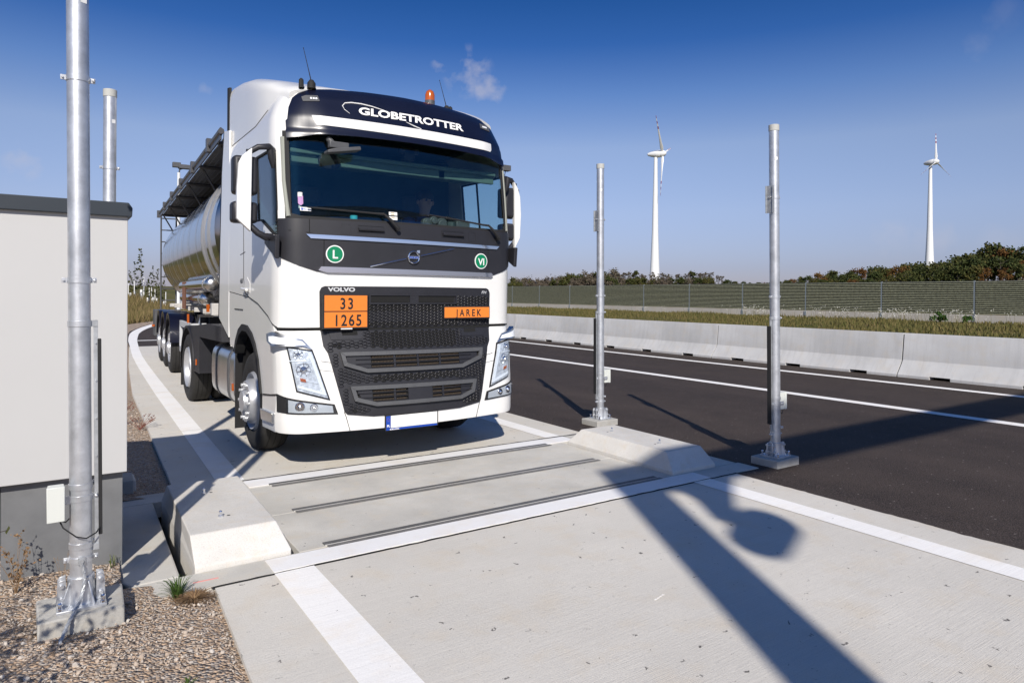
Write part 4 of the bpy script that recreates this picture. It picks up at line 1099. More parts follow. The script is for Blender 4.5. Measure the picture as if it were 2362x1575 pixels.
tk = tag(empty('truck', (2.85, 5.90, 0)), 'white truck tractor unit with dark front panel and orange number plates', 'truck')
BK = 2.15
US = uside(BK, 1.8)
cab = MB()
patch(cab, mirror_pts([(0, 1.297), (1.27, 1.297), (1.27, 2.278), (0, 2.278)]), 0, .03)
for s in (-1, 1):
    A = lambda pts: [(s * u, z) for u, z in pts] if s > 0 else [(s * u, z) for u, z in reversed(pts)]
    # door and rear side below the window
    patch(cab, A([(1.27, 1.297), (1.35, 1.33), (1.5, 1.40), (1.865, 1.505), (2.2, 1.56), (US, 1.62), (US, 2.30), (2.22, 2.30), (1.75, 2.28), (1.27, 2.10)]), 0, .03)
    patch(cab, A([(1.19, 2.278), (1.27, 2.278), (1.27, 3.0), (1.19, 3.0)]), 0, .03)
    patch(cab, A([(2.22, 2.30), (US, 2.30), (US, 2.92), (2.22, 2.92)]), 0, .03)
    patch(cab, A([(1.27, 2.86), (1.36, 2.905), (2.22, 2.92), (US, 2.92), (US + .02, 3.20), (US + .05, 3.36), (US + .1, 3.46), (1.35, 3.50), (1.0, 3.50), (1.0, 3.40), (1.19, 3.0), (1.27, 3.0)]), 0, .03)
# back wall
cab.box(-1.22, 1.22, BK + .02, BK + .05, 1.0, 3.4)
body = cab.build('cab_body', white, tk, smooth=40)
# lower side fairing with wheel arch
for s in (-1, 1):
    lo = MB()
    A = lambda pts: [(s * u, z) for u, z in pts] if s > 0 else [(s * u, z) for u, z in reversed(pts)]
    arch = [(1.80, .66), (1.83, .78), (1.90, .96), (2.0, 1.115), (2.12, 1.21), (2.3, 1.275), (2.5, 1.28), (2.68, 1.22), (2.84, 1.10), (2.93, .99)]
    patch(lo, A([(1.315, .715)] + [(1.50, .69), (1.80, .66)] + arch[1:] + [(US, 1.03), (US, 1.61), (2.2, 1.55), (1.865, 1.495), (1.5, 1.39), (1.35, 1.315), (1.33, 1.26)]), -.006, .03, dz=.06)
    lo.build('side_fairing', white, body, smooth=40)
for s in (-1, 1):
    ar = MB()
    out = [(s * u, z) for u, z in arch]; inn = []
    cx_, cz_ = s * 2.42, .62
    for (u, z) in out: inn.append((u + (cx_ - u) * .09, z + (cz_ - z) * .10))
    for i in range(len(out) - 1): patch(ar, [out[i], out[i + 1], inn[i + 1], inn[i]], .012, .10, du=.2, dz=.2)
    # dark inner wing
    x0, x1 = sorted((s * .62, s * 1.14)); 
    ar.lathe([(s * .66, .60), (s * 1.16, .60)], (0, 1.32, .60), 'x', 24, PI * .02, PI * .98)
    ar.box(x0, x1, 1.92, 1.96, .25, 1.2)
    ar.build('wheel_arch', blackm, tk, smooth=50)
# roof and wind deflector
rf = MB(); prof_r = [(.29, 3.485), (.36, 3.53), (.5, 3.57), (.75, 3.64), (1.1, 3.745), (1.45, 3.845), (1.9, 3.935), (2.3, 3.985)]
nn = 28
for (y, zt) in prof_r:
    t = (y - .3) / 2.15; W = 1.22 if y > .9 else 1.10 + (y - .33) / .57 * .12; zs = 3.34 if y < 1 else 3.25; EX = .30 - .13 * min(1, (y - .33) / 1.0)
    for i in range(nn + 1):
        a_ = PI * i / nn; ex = EX; cx_ = math.copysign(abs(math.cos(a_)) ** ex, math.cos(a_)); sz = math.sin(a_) ** ex if 0 < i < nn else 0
        rf.v.append((-cx_ * W, y + (.10 * abs(cx_) ** 3 if y < .6 else 0), zs + (zt - zs) * sz + (.02 * (1 - abs(cx_) ** 2)) * sz))
k = nn + 1
for a_ in range(len(prof_r) - 1):
    for i in range(nn): rf.f.append((a_ * k + i, a_ * k + i + 1, (a_ + 1) * k + i + 1, (a_ + 1) * k + i)); rf.m.append(0)
rf.f.append(tuple(range(k))); rf.m.append(0); rf.f.append(tuple(range((len(prof_r) - 1) * k, len(prof_r) * k))[::-1]); rf.m.append(0)
roof = rf.build('roof', white, body, smooth=35)
ht = MB(); ht.box(-.45, .45, .70, 1.25, 3.60, 3.64, Matrix.Rotation(.0, 4, 'X')); ht.xf(Matrix.Translation((0, 0, -.02)) @ Matrix.Rotation(.0, 4, 'X')); ht.build('roof_hatch', navy, roof, bevel=.01)
for s in (-1, 1):
    df = MB()
    # side collar behind the cab and its dark trailing rubber
    P = [(BK + .02, 3.42), (BK + .30, 3.46), (BK + .42, 3.0), (BK + .50, 2.2), (BK + .56, 1.30), (BK + .02, 1.10)]
    df.prism([(a, b) for a, b in P], s * 1.235 - .012, s * 1.235 + .012, 'x')
    df.build('side_collar', white, body, smooth=0, bevel=.006)
for s in (-1, 1):
    df = MB()
    df.prism([(BK + .30, 3.46), (BK + .38, 3.46), (BK + .50, 3.0), (BK + .58, 2.2), (BK + .64, 1.32), (BK + .56, 1.30), (BK + .50, 2.2), (BK + .42, 3.0)], s * 1.23 - .010, s * 1.23 + .010, 'x')
    df.prism([(2.30, 3.26), (2.42, 3.26), (2.42, 3.955), (2.30, 3.935)], s * 1.21 - .012, s * 1.21 + .012, 'x')
    df.build('rubber_edge', blackm, body, smooth=0)

# windscreen
ws = MB(); wsp = mirror_pts([(0, 2.262), (1.10, 2.268), (1.165, 2.30), (1.165, 3.06), (0, 3.09)])
patch(ws, wsp, -.012, .004); wsc = ws.build('windscreen', windg, tk, smooth=60)
fr = MB()
for s in (-1, 1):
    A = lambda pts: [(s * u, z) for u, z in pts] if s > 0 else [(s * u, z) for u, z in reversed(pts)]
    patch(fr, A([(1.135, 2.26), (1.192, 2.26), (1.192, 3.06), (1.135, 3.06)]), .002, .012)
patch(fr, mirror_pts([(0, 2.255), (1.14, 2.262), (1.14, 2.31), (1.05, 2.288), (0, 2.283)]), .002, .012)
fr.build('windscreen_seal', blackm, wsc, smooth=60)
wp = MB()
for (u0, z0, u1, z1, uc, zc) in ((-.18, 2.215, -.31, 2.345, -1.0, 2.365), (.98, 2.19, .86, 2.315, .16, 2.375)):
    wp.cyl(plan(u0, z0, .02), plan(u0, z0, .06), .022)
    wp.tube([plan(u0, z0, .05), plan((u0 + u1) / 2, (z0 + z1) / 2, .06), plan(u1, z1, .045)], [.020, .017, .010], 8)
    wp.tube([plan(u1, z1, .045)] + [plan(u1 + (uc - u1) * t, z1 + (zc - z1) * t - .0, .022) for t in (.1, .35, .6, .85, 1)], [.012, .010, .009, .009, .008, .006], 6)
wp.build('wipers', blackm, wsc)
sk = MB()
for (u0, z0, w, h_) in ((-.245, 2.345, .055, .032), (-.245, 2.302, .055, .032)): patch(sk, [(u0, z0), (u0 + w * 1.5, z0), (u0 + w * 1.5, z0 + h_), (u0, z0 + h_)], -.006, .002)
patch(sk, [(-1.06, 2.335), (-.965, 2.335), (-.965, 2.368), (-1.06, 2.368)], -.006, .002)
sk.build('sticker', whitep, wsc, smooth=0)
sk = MB()
for (u0, z0) in ((-.225, 2.365), (-.225, 2.349), (-.225, 2.322)): patch(sk, [(u0, z0), (u0 + .035, z0), (u0 + .035, z0 + .006), (u0, z0 + .006)], -.004, .002)
sk.build('sticker_print', mat('print_tan', (.45, .33, .12), .6), wsc, smooth=0)
sk = MB(); patch(sk, [(-1.05, 2.341), (-1.035, 2.341), (-1.035, 2.362), (-1.05, 2.362)], -.004, .002); stext(sk, 'PRO 2012', -1.0, 2.344, .016, -.003, .0003)
sk.build('sticker_print', bluem, wsc, smooth=0)
sk = MB(); patch(sk, [(-1.075, 2.40), (-1.06, 2.385), (-1.045, 2.385), (-1.03, 2.40), (-1.03, 2.47), (-1.075, 2.47)], -.006, .002); sk.build('sticker', stick_p, wsc, smooth=0)

# side windows
for s in (-1, 1):
    A = lambda pts: [(s * u, z) for u, z in pts] if s > 0 else [(s * u, z) for u, z in reversed(pts)]
    wpn = A([(1.265, 2.095), (1.75, 2.278), (2.225, 2.298), (2.225, 2.922), (1.36, 2.907), (1.265, 2.862)])
    g_ = MB(); patch(g_, wpn, -.012, .004); so_ = g_.build('side_window', sideg, tk, smooth=60)
    f_ = MB(); frame(f_, wpn, .018, .001, .02); f_.build('window_seal', blackm, so_)
    f_ = MB(); patch(f_, A([(1.86, 2.29), (1.885, 2.29), (1.885, 2.91), (1.86, 2.91)]), -.004, .012); f_.build('window_post', blackm, so_)

# sun visor / high brow
def voff(u, z):
    t = (z - 2.99) / .54
    e = 1 - .85 * smooth01((abs(u) - .80) / .30)
    return .075 * e * (1 - smooth01((t - .25) / .75)) + .010 + (.015 if t < .12 else 0)
vis = mirror_pts([(0, 3.052), (.55, 3.046), (.9, 3.030), (1.05, 3.0), (1.145, 2.985), (1.15, 3.15), (1.135, 3.165), (1.12, 3.28), (1.085, 3.38), (1.02, 3.44), (.91, 3.485), (.72, 3.515), (.4, 3.532), (0, 3.54)])
vb = MB(); patch(vb, vis, thick=.02, du=.04, dz=.025, offf=voff); vz = vb.build('sun_visor', navy, tk, smooth=45)
vb = MB(); patch(vb, [(-.90, 3.118), (.93, 3.105), (.95, 3.125), (.955, 3.195), (-.935, 3.205)], thick=.01, du=.04, dz=.03, offf=lambda u, z: voff(u, z) + .006); vb.build('white_band', white, vz, smooth=45)
tx = MB()
th = voff
stext(tx, 'GLOBETROTTER', .03, 3.268, .104, .006, .0034, 1.42, .10, 1.0, 'CENTER', 0, th)
tx.build('brow_lettering', whitep, vz, smooth=0)
tx = MB(); rim = []
for i in range(40):
    t = i / 39
    a_ = PI * .78 + t * 0; 
e_pts = [(-.60, 3.262), (-.645, 3.30), (-.655, 3.335), (-.63, 3.365), (-.57, 3.378), (-.48, 3.378), (-.38, 3.366), (-.28, 3.345), (-.17, 3.315)]
e2 = [(-.06, 3.255), (.02, 3.225), (.09, 3.206)]
for ee in (e_pts, e2): tx.tube([plan(u, z, th(u, z) + .003) for u, z in ee], [.0012 + .0045 * math.sin(PI * (i + .3) / len(ee)) for i in range(len(ee))], 6)
tx.build('brow_swoosh', whitep, vz)
for s in (-1, 1):
    lm_ = MB(); q = [(s * .85, 3.355), (s * .99, 3.345), (s * 1.0, 3.39), (s * .96, 3.408), (s * .86, 3.414)]
    if s < 0: q = q[::-1]
    patch(lm_, q, thick=.02, offf=lambda u, z: voff(u, z) + .006); mk = lm_.build('marker_lamp', gryp, vz, smooth=0)
    lm_ = MB()
    for kx in range(3):
        u0 = s * (.885 + kx * .022); patch(lm_, [(u0, 3.370), (u0 + .015, 3.370), (u0 + .015, 3.387), (u0, 3.387)], thick=.01, offf=lambda u, z: voff(u, z) + .012)
    lm_.build('lamp_lens', drlm, mk, smooth=0)
# beacon, antennas, floodlight
be = MB(); be.cyl((.36, .42, 3.50), (.36, .42, 3.605), .052, n=20); bc = be.build('beacon', gryp, tk)
be = MB(); be.lathe([(3.605, .050), (3.665, .050), (3.70, .038), (3.718, .016), (3.722, .001)], (.36, .42, 0), 'z', 20); be.build('beacon_dome', amber, bc)
for (x, y, z, tipx, h_) in ((-.90, .34, 3.52, -.075, .27), (.53, .37, 3.52, -.085, .24)):
    an = MB(); an.lathe([(z - .03, .040), (z + .02, .038), (z + .05, .018), (z + .052, .001)], (x, y, 0), 'z', 12); an.tube([(x, y, z + .03), (x + tipx * .4, y, z + .03 + h_ * .45), (x + tipx, y, z + .06 + h_)], [.0055, .0035, .0025], 6)
    an.sph((x + tipx, y, z + .06 + h_), .005, 6); an.lathe([(z - .03, .025), (z + .045, .022), (z + .06, .008)], (x - .085 if x < 0 else x + .06, y + .03, 0), 'z', 10); an.build('antenna', blackm, tk)
fl_ = MB(); fl_.box(1.22, 1.32, .33, .40, 2.97, 3.03); fl_.tube([(1.27, .37, 2.97), (1.27, .38, 2.93), (1.22, .40, 2.93), (1.21, .40, 2.88)], .006, 6); fl_.build('work_lamp', gryp, tk, bevel=.006)

# dark front panel between windscreen and grille
fp = MB(); fpp = mirror_pts([(0, 1.792), (.92, 1.797), (1.07, 1.845), (1.235, 1.915), (1.36, 1.965), (1.60, 2.06), (1.60, 2.115), (1.46, 2.118), (1.27, 2.10), (1.262, 2.262), (0, 2.262)])
patch(fp, fpp, .008, .012, du=.04, dz=.05); pan = fp.build('front_panel', blackp, tk, smooth=45)
gr = MB()
for pts in ([(-1.27, 2.175), (-1.15, 2.155), (-1.0, 2.142), (0, 2.128), (1.0, 2.128), (1.27, 2.155)], [(-.985, 2.26), (-.985, 2.142)], [(.985, 2.26), (.985, 2.13)], [(-.86, 2.10), (-.86, 1.83)], [(.87, 2.08), (.87, 1.82)]):
    gr.tube([plan(u, z, .008) for u, z in pts], .0035, 5)
gr.build('panel_joint', dark, pan)
hd = MB()
for s in (-1, 1):
    for (u0, u1, z0, z1) in ((.30, .56, 2.165, 2.235),):
        a_, b_ = sorted((s * u0, s * u1)); frame(hd, [(a_, z0), (b_, z0), (b_, z1), (a_, z1)], .008, .012, .01)
        hd.tube([plan(a_ + .01 + (b_ - a_ - .02) * t, z0 + .028, .022) for t in (0, .25, .5, .75, 1)], .016, 8)
    a_, b_ = sorted((s * .62, s * .71)); frame(hd, [(a_, 2.14), (b_, 2.14), (b_, 2.235), (a_, 2.235)], .005, .010, .006)
hd.build('step_handle', blackp, pan)
for s in (-1, 1):
    v_ = MB()
    for zz in (2.14, 2.17, 2.20, 2.235): patch(v_, [(s * 1.262, zz), (s * 1.295, zz + .002), (s * 1.295, zz + .010), (s * 1.262, zz + .012)][::s], .010, .01)
    v_.build('vent_fin', blackm, pan, smooth=0)
ch = MB(); patch(ch, [(-.975, 2.090), (.975, 2.075), (1.01, 2.108), (-1.015, 2.127)], .022, .014, dz=.02); ch.build('chrome_strip', chrome, pan, smooth=45)
ch = MB(); patch(ch, [(-.83, 1.788), (.90, 1.782), (.93, 1.800), (.905, 1.826), (-.885, 1.842), (-.91, 1.808)], .026, .02, dz=.02); ch.build('chrome_strip', chrome, pan, smooth=45)
eb = MB(); eb.tube([plan(-.44, 1.853, .012), plan(-.25, 1.897, .014), plan(-.085, 1.935, .014)], .0075, 8); eb.tube([plan(.065, 1.968, .014), plan(.25, 2.010, .014), plan(.435, 2.052, .012)], .0075, 8)
ec = Vector(plan(-.01, 1.952, .022))
eb.tube([ec + Vector((.056 * math.cos(t), 0, .056 * math.sin(t))) for t in [2 * PI * i / 28 for i in range(28)]], .0085, 8, closed=True)
eb.add([ec + Vector(p) for p in ((.030, -.006, .045), (.062, -.006, .040), (.062, -.006, .072), (.030, -.006, .068))], [(0, 1, 2, 3)])
eb.box(ec.x - .052, ec.x + .052, ec.y - .004, ec.y + .002, ec.z - .012, ec.z + .012)
emb = eb.build('emblem', chrome, pan)
vs, fs = text2d('VOLVO', .026, .0008, 1.2, 0, 1.0, 'CENTER'); t_ = MB(); t_.add([(ec.x + x, ec.y - .0065, ec.z + y - .009) for x, y in vs], fs); t_.build('emblem_lettering', bluem, emb, smooth=0)
for (u, txt, z) in ((-.765, 'L', 1.957), (.775, 'VI', 1.945)):
    c_ = MB(); patch(c_, rpoly(u, z, .080), .014, .005, du=.04); sg = c_.build('eco_sticker', whitep, pan, smooth=0)
    c_ = MB(); patch(c_, rpoly(u, z, .070), .017, .003, du=.04); c_.build('green_disc', greenm, sg, smooth=0)
    c_ = MB(); stext(c_, txt, u, z - .038, .105 if txt == 'L' else .095, .0195, .0022); c_.build('letter', whitep, sg, smooth=0)

# grille
GU = mirror_pts([(0, 1.29), (.892, 1.29), (.897, 1.62), (.88, 1.655), (.85, 1.668), (0, 1.672)])
gp = MB(); patch(gp, GU, .006, .02); gru = gp.build('upper_grille', blackp, tk, smooth=45)
GL = mirror_pts([(0, .483), (.45, .487), (.685, .520), (.712, .55), (.838, 1.07), (.872, 1.13), (.885, 1.255), (.885, 1.285), (0, 1.287)])
gp = MB(); patch(gp, GL, .006, .02); grl = gp.build('lower_grille', blackp, tk, smooth=45)
V1 = [(-.735, 1.078), (.75, 1.068), (.725, .962), (.49, .882), (-.50, .886), (-.71, .956)]
V2 = [(-.66, .772), (.645, .760), (.61, .635), (.45, .580), (-.43, .583), (-.625, .640)]
SLOT = [(-.45, 1.505), (.47, 1.505), (.48, 1.60), (-.45, 1.60)]
def hexes(parent, zone, excl, openz):
    rib = MB(); hole = MB(); w, h_ = .054, .0285
    z = 0.45; row = 0
    while z < 1.66:
        u = -.93 + (row % 2) * w * .72
        while u < .93:
            if inpoly(u, z, zone) and all(not inpoly(u, z, e) for e in excl):
                P = [(u - w * .47, z), (u - w * .24, z + h_ * .47), (u + w * .24, z + h_ * .47), (u + w * .47, z), (u + w * .24, z - h_ * .47), (u - w * .24, z - h_ * .47)]
                Q = [(u + (a - u) * .80, z + (b - z) * .78) for a, b in P]
                o = len(rib.v)
                for a, b in P: rib.v.append(plan(a, b, .012))
                for a, b in Q: rib.v.append(plan(a, b, .015))
                for a, b in Q: rib.v.append(plan(a, b, .007))
                for i in range(6):
                    j = (i + 1) % 6; rib.f += [(o + i, o + j, o + 6 + j, o + 6 + i), (o + 6 + i, o + 6 + j, o + 12 + j, o + 12 + i)]; rib.m += [0, 0]
                if any(a0 < u < a1 and b0 < z < b1 for a0, b0, a1, b1 in openz):
                    hole.add([plan(a, b, .0078) for a, b in Q], [tuple(range(6))])
            u += w * 1.44
        z += h_ * .5; row += 1
    rib.build('honeycomb', blackp, parent, smooth=0)
    if hole.v: hole.build('openings', dark, parent, smooth=0)
zu = [(-.47, 1.30), (.88, 1.30), (.88, 1.59), (-.47, 1.59)]
hexes(gru, zu, [SLOT], [(-.47, 1.44, -.06, 1.505), (.05, 1.44, .47, 1.505), (-.47, 1.30, .47, 1.345), (.60, 1.53, .86, 1.59)])
hexes(grl, inset(GL, .03), [[(a * 1.06, b + (.03 if b > 1 else -.03)) for a, b in V1], [(a * 1.07, b + (.03 if b > .7 else -.03)) for a, b in V2], [(-.84, 1.17), (-.52, 1.17), (-.50, 1.30), (-.84, 1.30)], [(.52, 1.17), (.84, 1.17), (.84, 1.30), (.52, 1.30)], [(-.5, .48), (.5, .48), (.5, .56), (-.5, .56)]],
      [(-.46, 1.10, .45, 1.27), (-.46, .80, .45, .88), (-.80, 1.09, -.70, 1.16)])
sb = MB(); frame(sb, SLOT, .014, .02, .02); patch(sb, [(-.045, 1.51), (.045, 1.51), (.045, 1.59), (-.045, 1.59)], .018, .01)
sb.build('air_slot', blackp, gru)
sb = MB(); patch(sb, [(-.43, 1.522), (-.05, 1.522), (-.05, 1.582), (-.44, 1.582)], .009, .003); patch(sb, [(.05, 1.522), (.44, 1.522), (.455, 1.582), (.05, 1.582)], .009, .003); sb.build('slot_opening', dark, gru, smooth=0)
sb = MB(); patch(sb, [(-.89, 1.268), (.89, 1.268), (.89, 1.288), (-.89, 1.288)], .010, .01); 
sb.build('grille_gap', dark, grl, smooth=0)
ht_ = MB()
for s in (-1, 1):
    q = [(s * .50, 1.185), (s * .80, 1.185), (s * .82, 1.262), (s * .50, 1.262)][::s]; patch(ht_, q, .012, .01)
ht_.build('tow_cover', blackp, grl, smooth=0, bevel=.003)
ht_ = MB()
for s in (-1, 1):
    q = [(s * .56, 1.225), (s * .70, 1.225), (s * .70, 1.262), (s * .56, 1.262)][::s]; patch(ht_, q, .014, .004)
    ht_.cyl(plan(s * .62, .55, .004), plan(s * .62, .55, .016), .016)
ht_.build('tow_recess', dark, grl, smooth=0)
for V, split in ((V1, False), (V2, True)):
    f_ = MB(); frame(f_, V, .036, .040, .03); vf = f_.build('grille_vane', gryp, grl, smooth=0, bevel=.004)
    f_ = MB(); patch(f_, inset(V, .012), .008, .004); f_.build('vane_backing', dark, vf, smooth=0)
    I_ = inset(V, .036); zb, zt = min(p[1] for p in I_), max(p[1] for p in I_)
    f_ = MB(); zb2 = zb + .002
    for s in (-1, 1):
        q = [(s * .46, zb + .004), (s * .46, zt), (s * (abs(I_[0][0]) - .01), zt), (s * (abs(I_[2][0]) - .02), zb + .045)]
        patch(f_, q if s < 0 else q[::-1], .020, .008)
    nl = 3
    for i in range(nl + 1):
        z = zb + (zt - zb) * (i + .15) / nl
        if z > zt: continue
        f_.tube([plan(-.60 + 1.2 * t, z, .026) for t in [k / 12 for k in range(13)]], .0045, 6)
    for u in (-.235, 0, .235) if not split else (-.25, .25):
        patch(f_, [(u - .010, zb), (u + .010, zb), (u + .010, zt), (u - .010, zt)], .024, .01)
    if split: patch(f_, [(-.12, zb - .005), (.13, zb - .005), (.13, zt), (-.12, zt)], .032, .02)
    f_.build('louvres', blackp, vf, smooth=0)
    f_ = MB()
    for i in range(3):
        z = zb + (zt - zb) * (i + .32) / nl
        for k in range(66):
            u = -.45 + k * .0138
            if any(abs(u - c) < .016 for c in ((-.235, 0, .235) if not split else (-.25, .25))) or (split and abs(u) < .14): continue
            f_.box(u, u + .006, -.006, .006, z, z + .014, Matrix.Translation((0, plan(u, z, .013)[1], 0)))
    f_.build('radiator_fins', mat('radiator_brown_%d' % split, (.065, .048, .032), .6), vf, smooth=0)
lt = MB(); stext(lt, 'VOLVO', -.70, 1.622, .050, .010, .0022, 1.45); stext(lt, 'FH', .815, 1.612, .040, .010, .0008, 1.3, .2); lt.build('badge_lettering', lampsil, gru, smooth=0)

# orange hazard plates and number plates (flat, bolted on)
def flat_plate(name, x0, x1, z0, z1, y, m, th=.012, parent=tk):
    b = MB(); b.box(x0, x1, y - th, y, z0, z1); return b.build(name, m, parent, smooth=0, bevel=.003)
def flat_text(txt, x, z, y, size, m, parent, name='lettering', bold=0, sx=1, sp=1):
    vs, fs = text2d(txt, size, bold, sx, 0, sp, 'CENTER'); b = MB(); b.add([(x + a, y, z + c) for a, c in vs], fs); return b.build(name, m, parent, smooth=0)
x0 = -.878
hp = flat_plate('hazard_plate', x0 - .012, x0 + .412, 1.283, 1.596, .048, blackm, .040)
flat_plate('orange_field', x0, x0 + .40, 1.445, 1.585, .008, orange, .004, hp); flat_plate('orange_field', x0, x0 + .40, 1.297, 1.436, .008, orange, .004, hp)
flat_text('33', x0 + .205, 1.463, .003, .142, blackm, hp, 'digits', .003, .82, 1.25); flat_text('1265', x0 + .215, 1.312, .003, .142, blackm, hp, 'digits', .003, .82, 1.2)
b = MB(); b.box(x0 + .15, x0 + .255, -.004, .010, 1.280, 1.290); b.build('plate_clip', whitep, hp, smooth=0)
x1 = .328
jp = flat_plate('name_plate', x1 - .006, x1 + .528, 1.358, 1.484, .040, blackm, .028); flat_plate('orange_field', x1, x1 + .52, 1.370, 1.474, .012, orange, .004, jp)
flat_text('JAREK', x1 + .275, 1.385, .007, .098, blackm, jp, 'letters', .0022, .80, 1.5)
lp_ = flat_plate('number_plate', -.347, .199, .345, .492, -.100, blackm, .0165)
flat_plate('plate_field', -.292, .187, .369, .480, -.1152, whitep, .004, lp_); flat_plate('blue_band', -.338, -.294, .369, .480, -.1152, bluem, .004, lp_); flat_plate('blue_strip', -.338, .187, .349, .366, -.115, bluem, .004, lp_)
flat_text('PL', -.316, .380, -.1200, .030, whitep, lp_, 'lettering', .001); flat_text('EURO-DIAL', -.255, .351, -.1198, .016, whitep, lp_, 'lettering', .0009, 1.15)
flat_plate('white_strip', -.13, -.01, .350, .365, -.1155, whitep, .003, lp_)
flat_text('VOLVO', -.04, .352, -.1198, .014, bluem, lp_, 'lettering', .0005, 1.2)
st_ = MB()
for i in range(12): a_ = 2 * PI * i / 12; st_.box(-.3175 + .0125 * math.cos(a_), -.3155 + .0125 * math.cos(a_), -.1200, -.1193, .446 + .0125 * math.sin(a_), .448 + .0125 * math.sin(a_))
st_.build('star_ring', orange, lp_, smooth=0)

# lower white bumper, lamps
bu = MB()
patch(bu, mirror_pts([(0, .372), (1.30, .372), (1.36, .38), (1.36, .56), (1.315, .715), (1.33, 1.268), (0, 1.272)]), -.004, .05, du=.04)
bp_ = bu.build('bumper', white, tk, smooth=45)
sm = MB()
for s in (-1, 1): sm.tube([plan(s * u, z, -.003) for u, z in ((.712, .545), (.695, .50), (.66, .375))], .0035, 5); sm.tube([plan(s * u, z, -.003) for u, z in ((.80, .905), (.93, .925))], .002, 5); sm.tube([plan(s * u, z, -.003) for u, z in ((.815, .985), (.90, 1.0))], .002, 5)
sm.tube([plan(-1.28 + 2.56 * i / 40, 1.284, -.006) for i in range(41)], .008, 6)
sm.build('panel_gap', dark, bp_)
for s in (-1, 1):
    F_ = lambda pts: [(s * u, z) for u, z in pts][::s]
    HL = [(.83, .655), (.965, 1.098), (1.19, 1.138), (1.115, .742)]
    h_ = MB(); patch(h_, F_(HL), .004, .03, du=.03, dz=.05); hb = h_.build('headlight', blackm, tk, smooth=45)
    h_ = MB(); inn_ = inset(HL, .014); patch(h_, F_(inn_), .006, .004, du=.012, dz=.016)
    h_.build('reflector', reflc, hb, smooth=0)
    h_ = MB()
    for (u, z, r) in ((1.09, 1.06, .045), (1.05, .93, .062)):
        c_ = Vector(plan(s * u, z, .012)); n_ = (Vector(plan(s * u, z, .03)) - c_).normalized()
        h_.cyl(c_, c_ + n_ * .004, r, r * .95, n=24, caps=False); h_.cyl(c_, c_ + n_ * .010, r * .5, r * .3, n=16); h_.sph(tuple(c_ + n_ * .01), r * .28, 10)
        for k in range(7):
            a_ = 2 * PI * k / 7; q = n_.to_track_quat('Z', 'Y'); h_.box(-.002, .002, .3 * r, r, 0, .006, Matrix.Translation(c_) @ q.to_matrix().to_4x4() @ Matrix.Rotation(a_, 4, 'Z'))
    h_.build('lamp_bowl', chrome, hb)
    h_ = MB(); patch(h_, F_([(.985, 1.083), (1.012, 1.083), (.895, .712), (.862, .700)]), .016, .008, du=.03); patch(h_, F_([(.872, .700), (1.095, .775), (1.10, .80), (.885, .730)]), .016, .008, du=.03)
    patch(h_, F_([(1.02, 1.0), (1.17, 1.005), (1.17, 1.012), (1.02, 1.008)]), .014, .004)
    h_.build('light_guide', drlm, hb, smooth=0)
    h_ = MB(); patch(h_, F_([(.92, .80), (1.10, .845), (1.105, .875), (.93, .83)]), .012, .006, du=.02); h_.build('indicator_bowl', reflc, hb, smooth=0)
    h_ = MB(); patch(h_, F_([(1.03, .822), (1.075, .834), (1.08, .862), (1.035, .85)]), .015, .006); h_.build('indicator', amber, hb, smooth=0)
    h_ = MB(); patch(h_, F_(inset(HL, .006)), .022, .002, du=.05); h_.build('lamp_cover', lens, hb, smooth=0)
    # upper wing-shaped running light
    WG = [(.965, 1.103), (1.05, 1.135), (1.285, 1.140), (1.325, 1.178), (1.325, 1.242), (1.27, 1.262), (1.15, 1.222), (1.045, 1.195)]
    w_ = MB(); patch(w_, F_(WG), thick=.05, du=.03, dz=.03, offf=lambda u, z: .012 + .065 * smooth01((abs(u) - 1.0) / .33)); wg = w_.build('running_light', alu, tk, smooth=45, bevel=.003)
    w_ = MB(); patch(w_, F_([(1.02, 1.145), (1.27, 1.160), (1.295, 1.18), (1.295, 1.222), (1.26, 1.225), (1.05, 1.180)]), thick=.006, du=.03, dz=.03, offf=lambda u, z: .018 + .065 * smooth01((abs(u) - 1.0) / .33)); w_.build('light_strip', drlm, wg, smooth=0)
    # fog lamp row with dark surround
    FG = [(.765, .530), (1.205, .550), (1.205, .690), (.795, .618)]
    f_ = MB(); patch(f_, F_(FG), .004, .02); patch(f_, F_([(1.205, .552), (1.318, .560), (1.318, .715), (1.205, .690)]), .003, .02); fg = f_.build('fog_lamp', blackm, tk, smooth=45)
    f_ = MB(); patch(f_, F_([(.805, .546), (1.185, .562), (1.185, .670), (.815, .606)]), .007, .003, du=.03, dz=.03); f_.build('housing', lampsil, fg, smooth=0)
    f_ = MB()
    for u, z, r in ((1.085, .612, .042), (.97, .598, .036)):
        c_ = Vector(plan(s * u, z, .009)); n_ = (Vector(plan(s * u, z, .03)) - c_).normalized(); f_.cyl(c_, c_ + n_ * .006, r, r * .85, n=20); f_.sph(tuple(c_ + n_ * .006), r * .4, 8)
    f_.build('lamp_bowl', chrome, fg)
    f_ = MB(); patch(f_, F_(inset(FG, .008)), .018, .002); f_.build('lamp_cover', lens, fg, smooth=0)
    # corner step
    c_ = MB(); patch(c_, F_([(1.36, .382), (1.40, .36), (1.86, .335), (1.85, .69), (1.80, .66), (1.50, .69), (1.35, .70)]), -.02, .05); stp = c_.build('entry_step', white, tk, smooth=45)
    c_ = MB(); patch(c_, F_([(1.42, .44), (1.80, .42), (1.82, .47), (1.84, .515), (1.42, .53)]), .006, .03); c_.build('step_tread', alu, stp, smooth=0, bevel=.004)
    c_ = MB(); patch(c_, F_([(1.33, .70), (1.52, .675), (1.80, .645), (1.80, .665), (1.50, .695), (1.33, .718)]), -.012, .03); c_.build('step_recess', dark, stp, smooth=0)
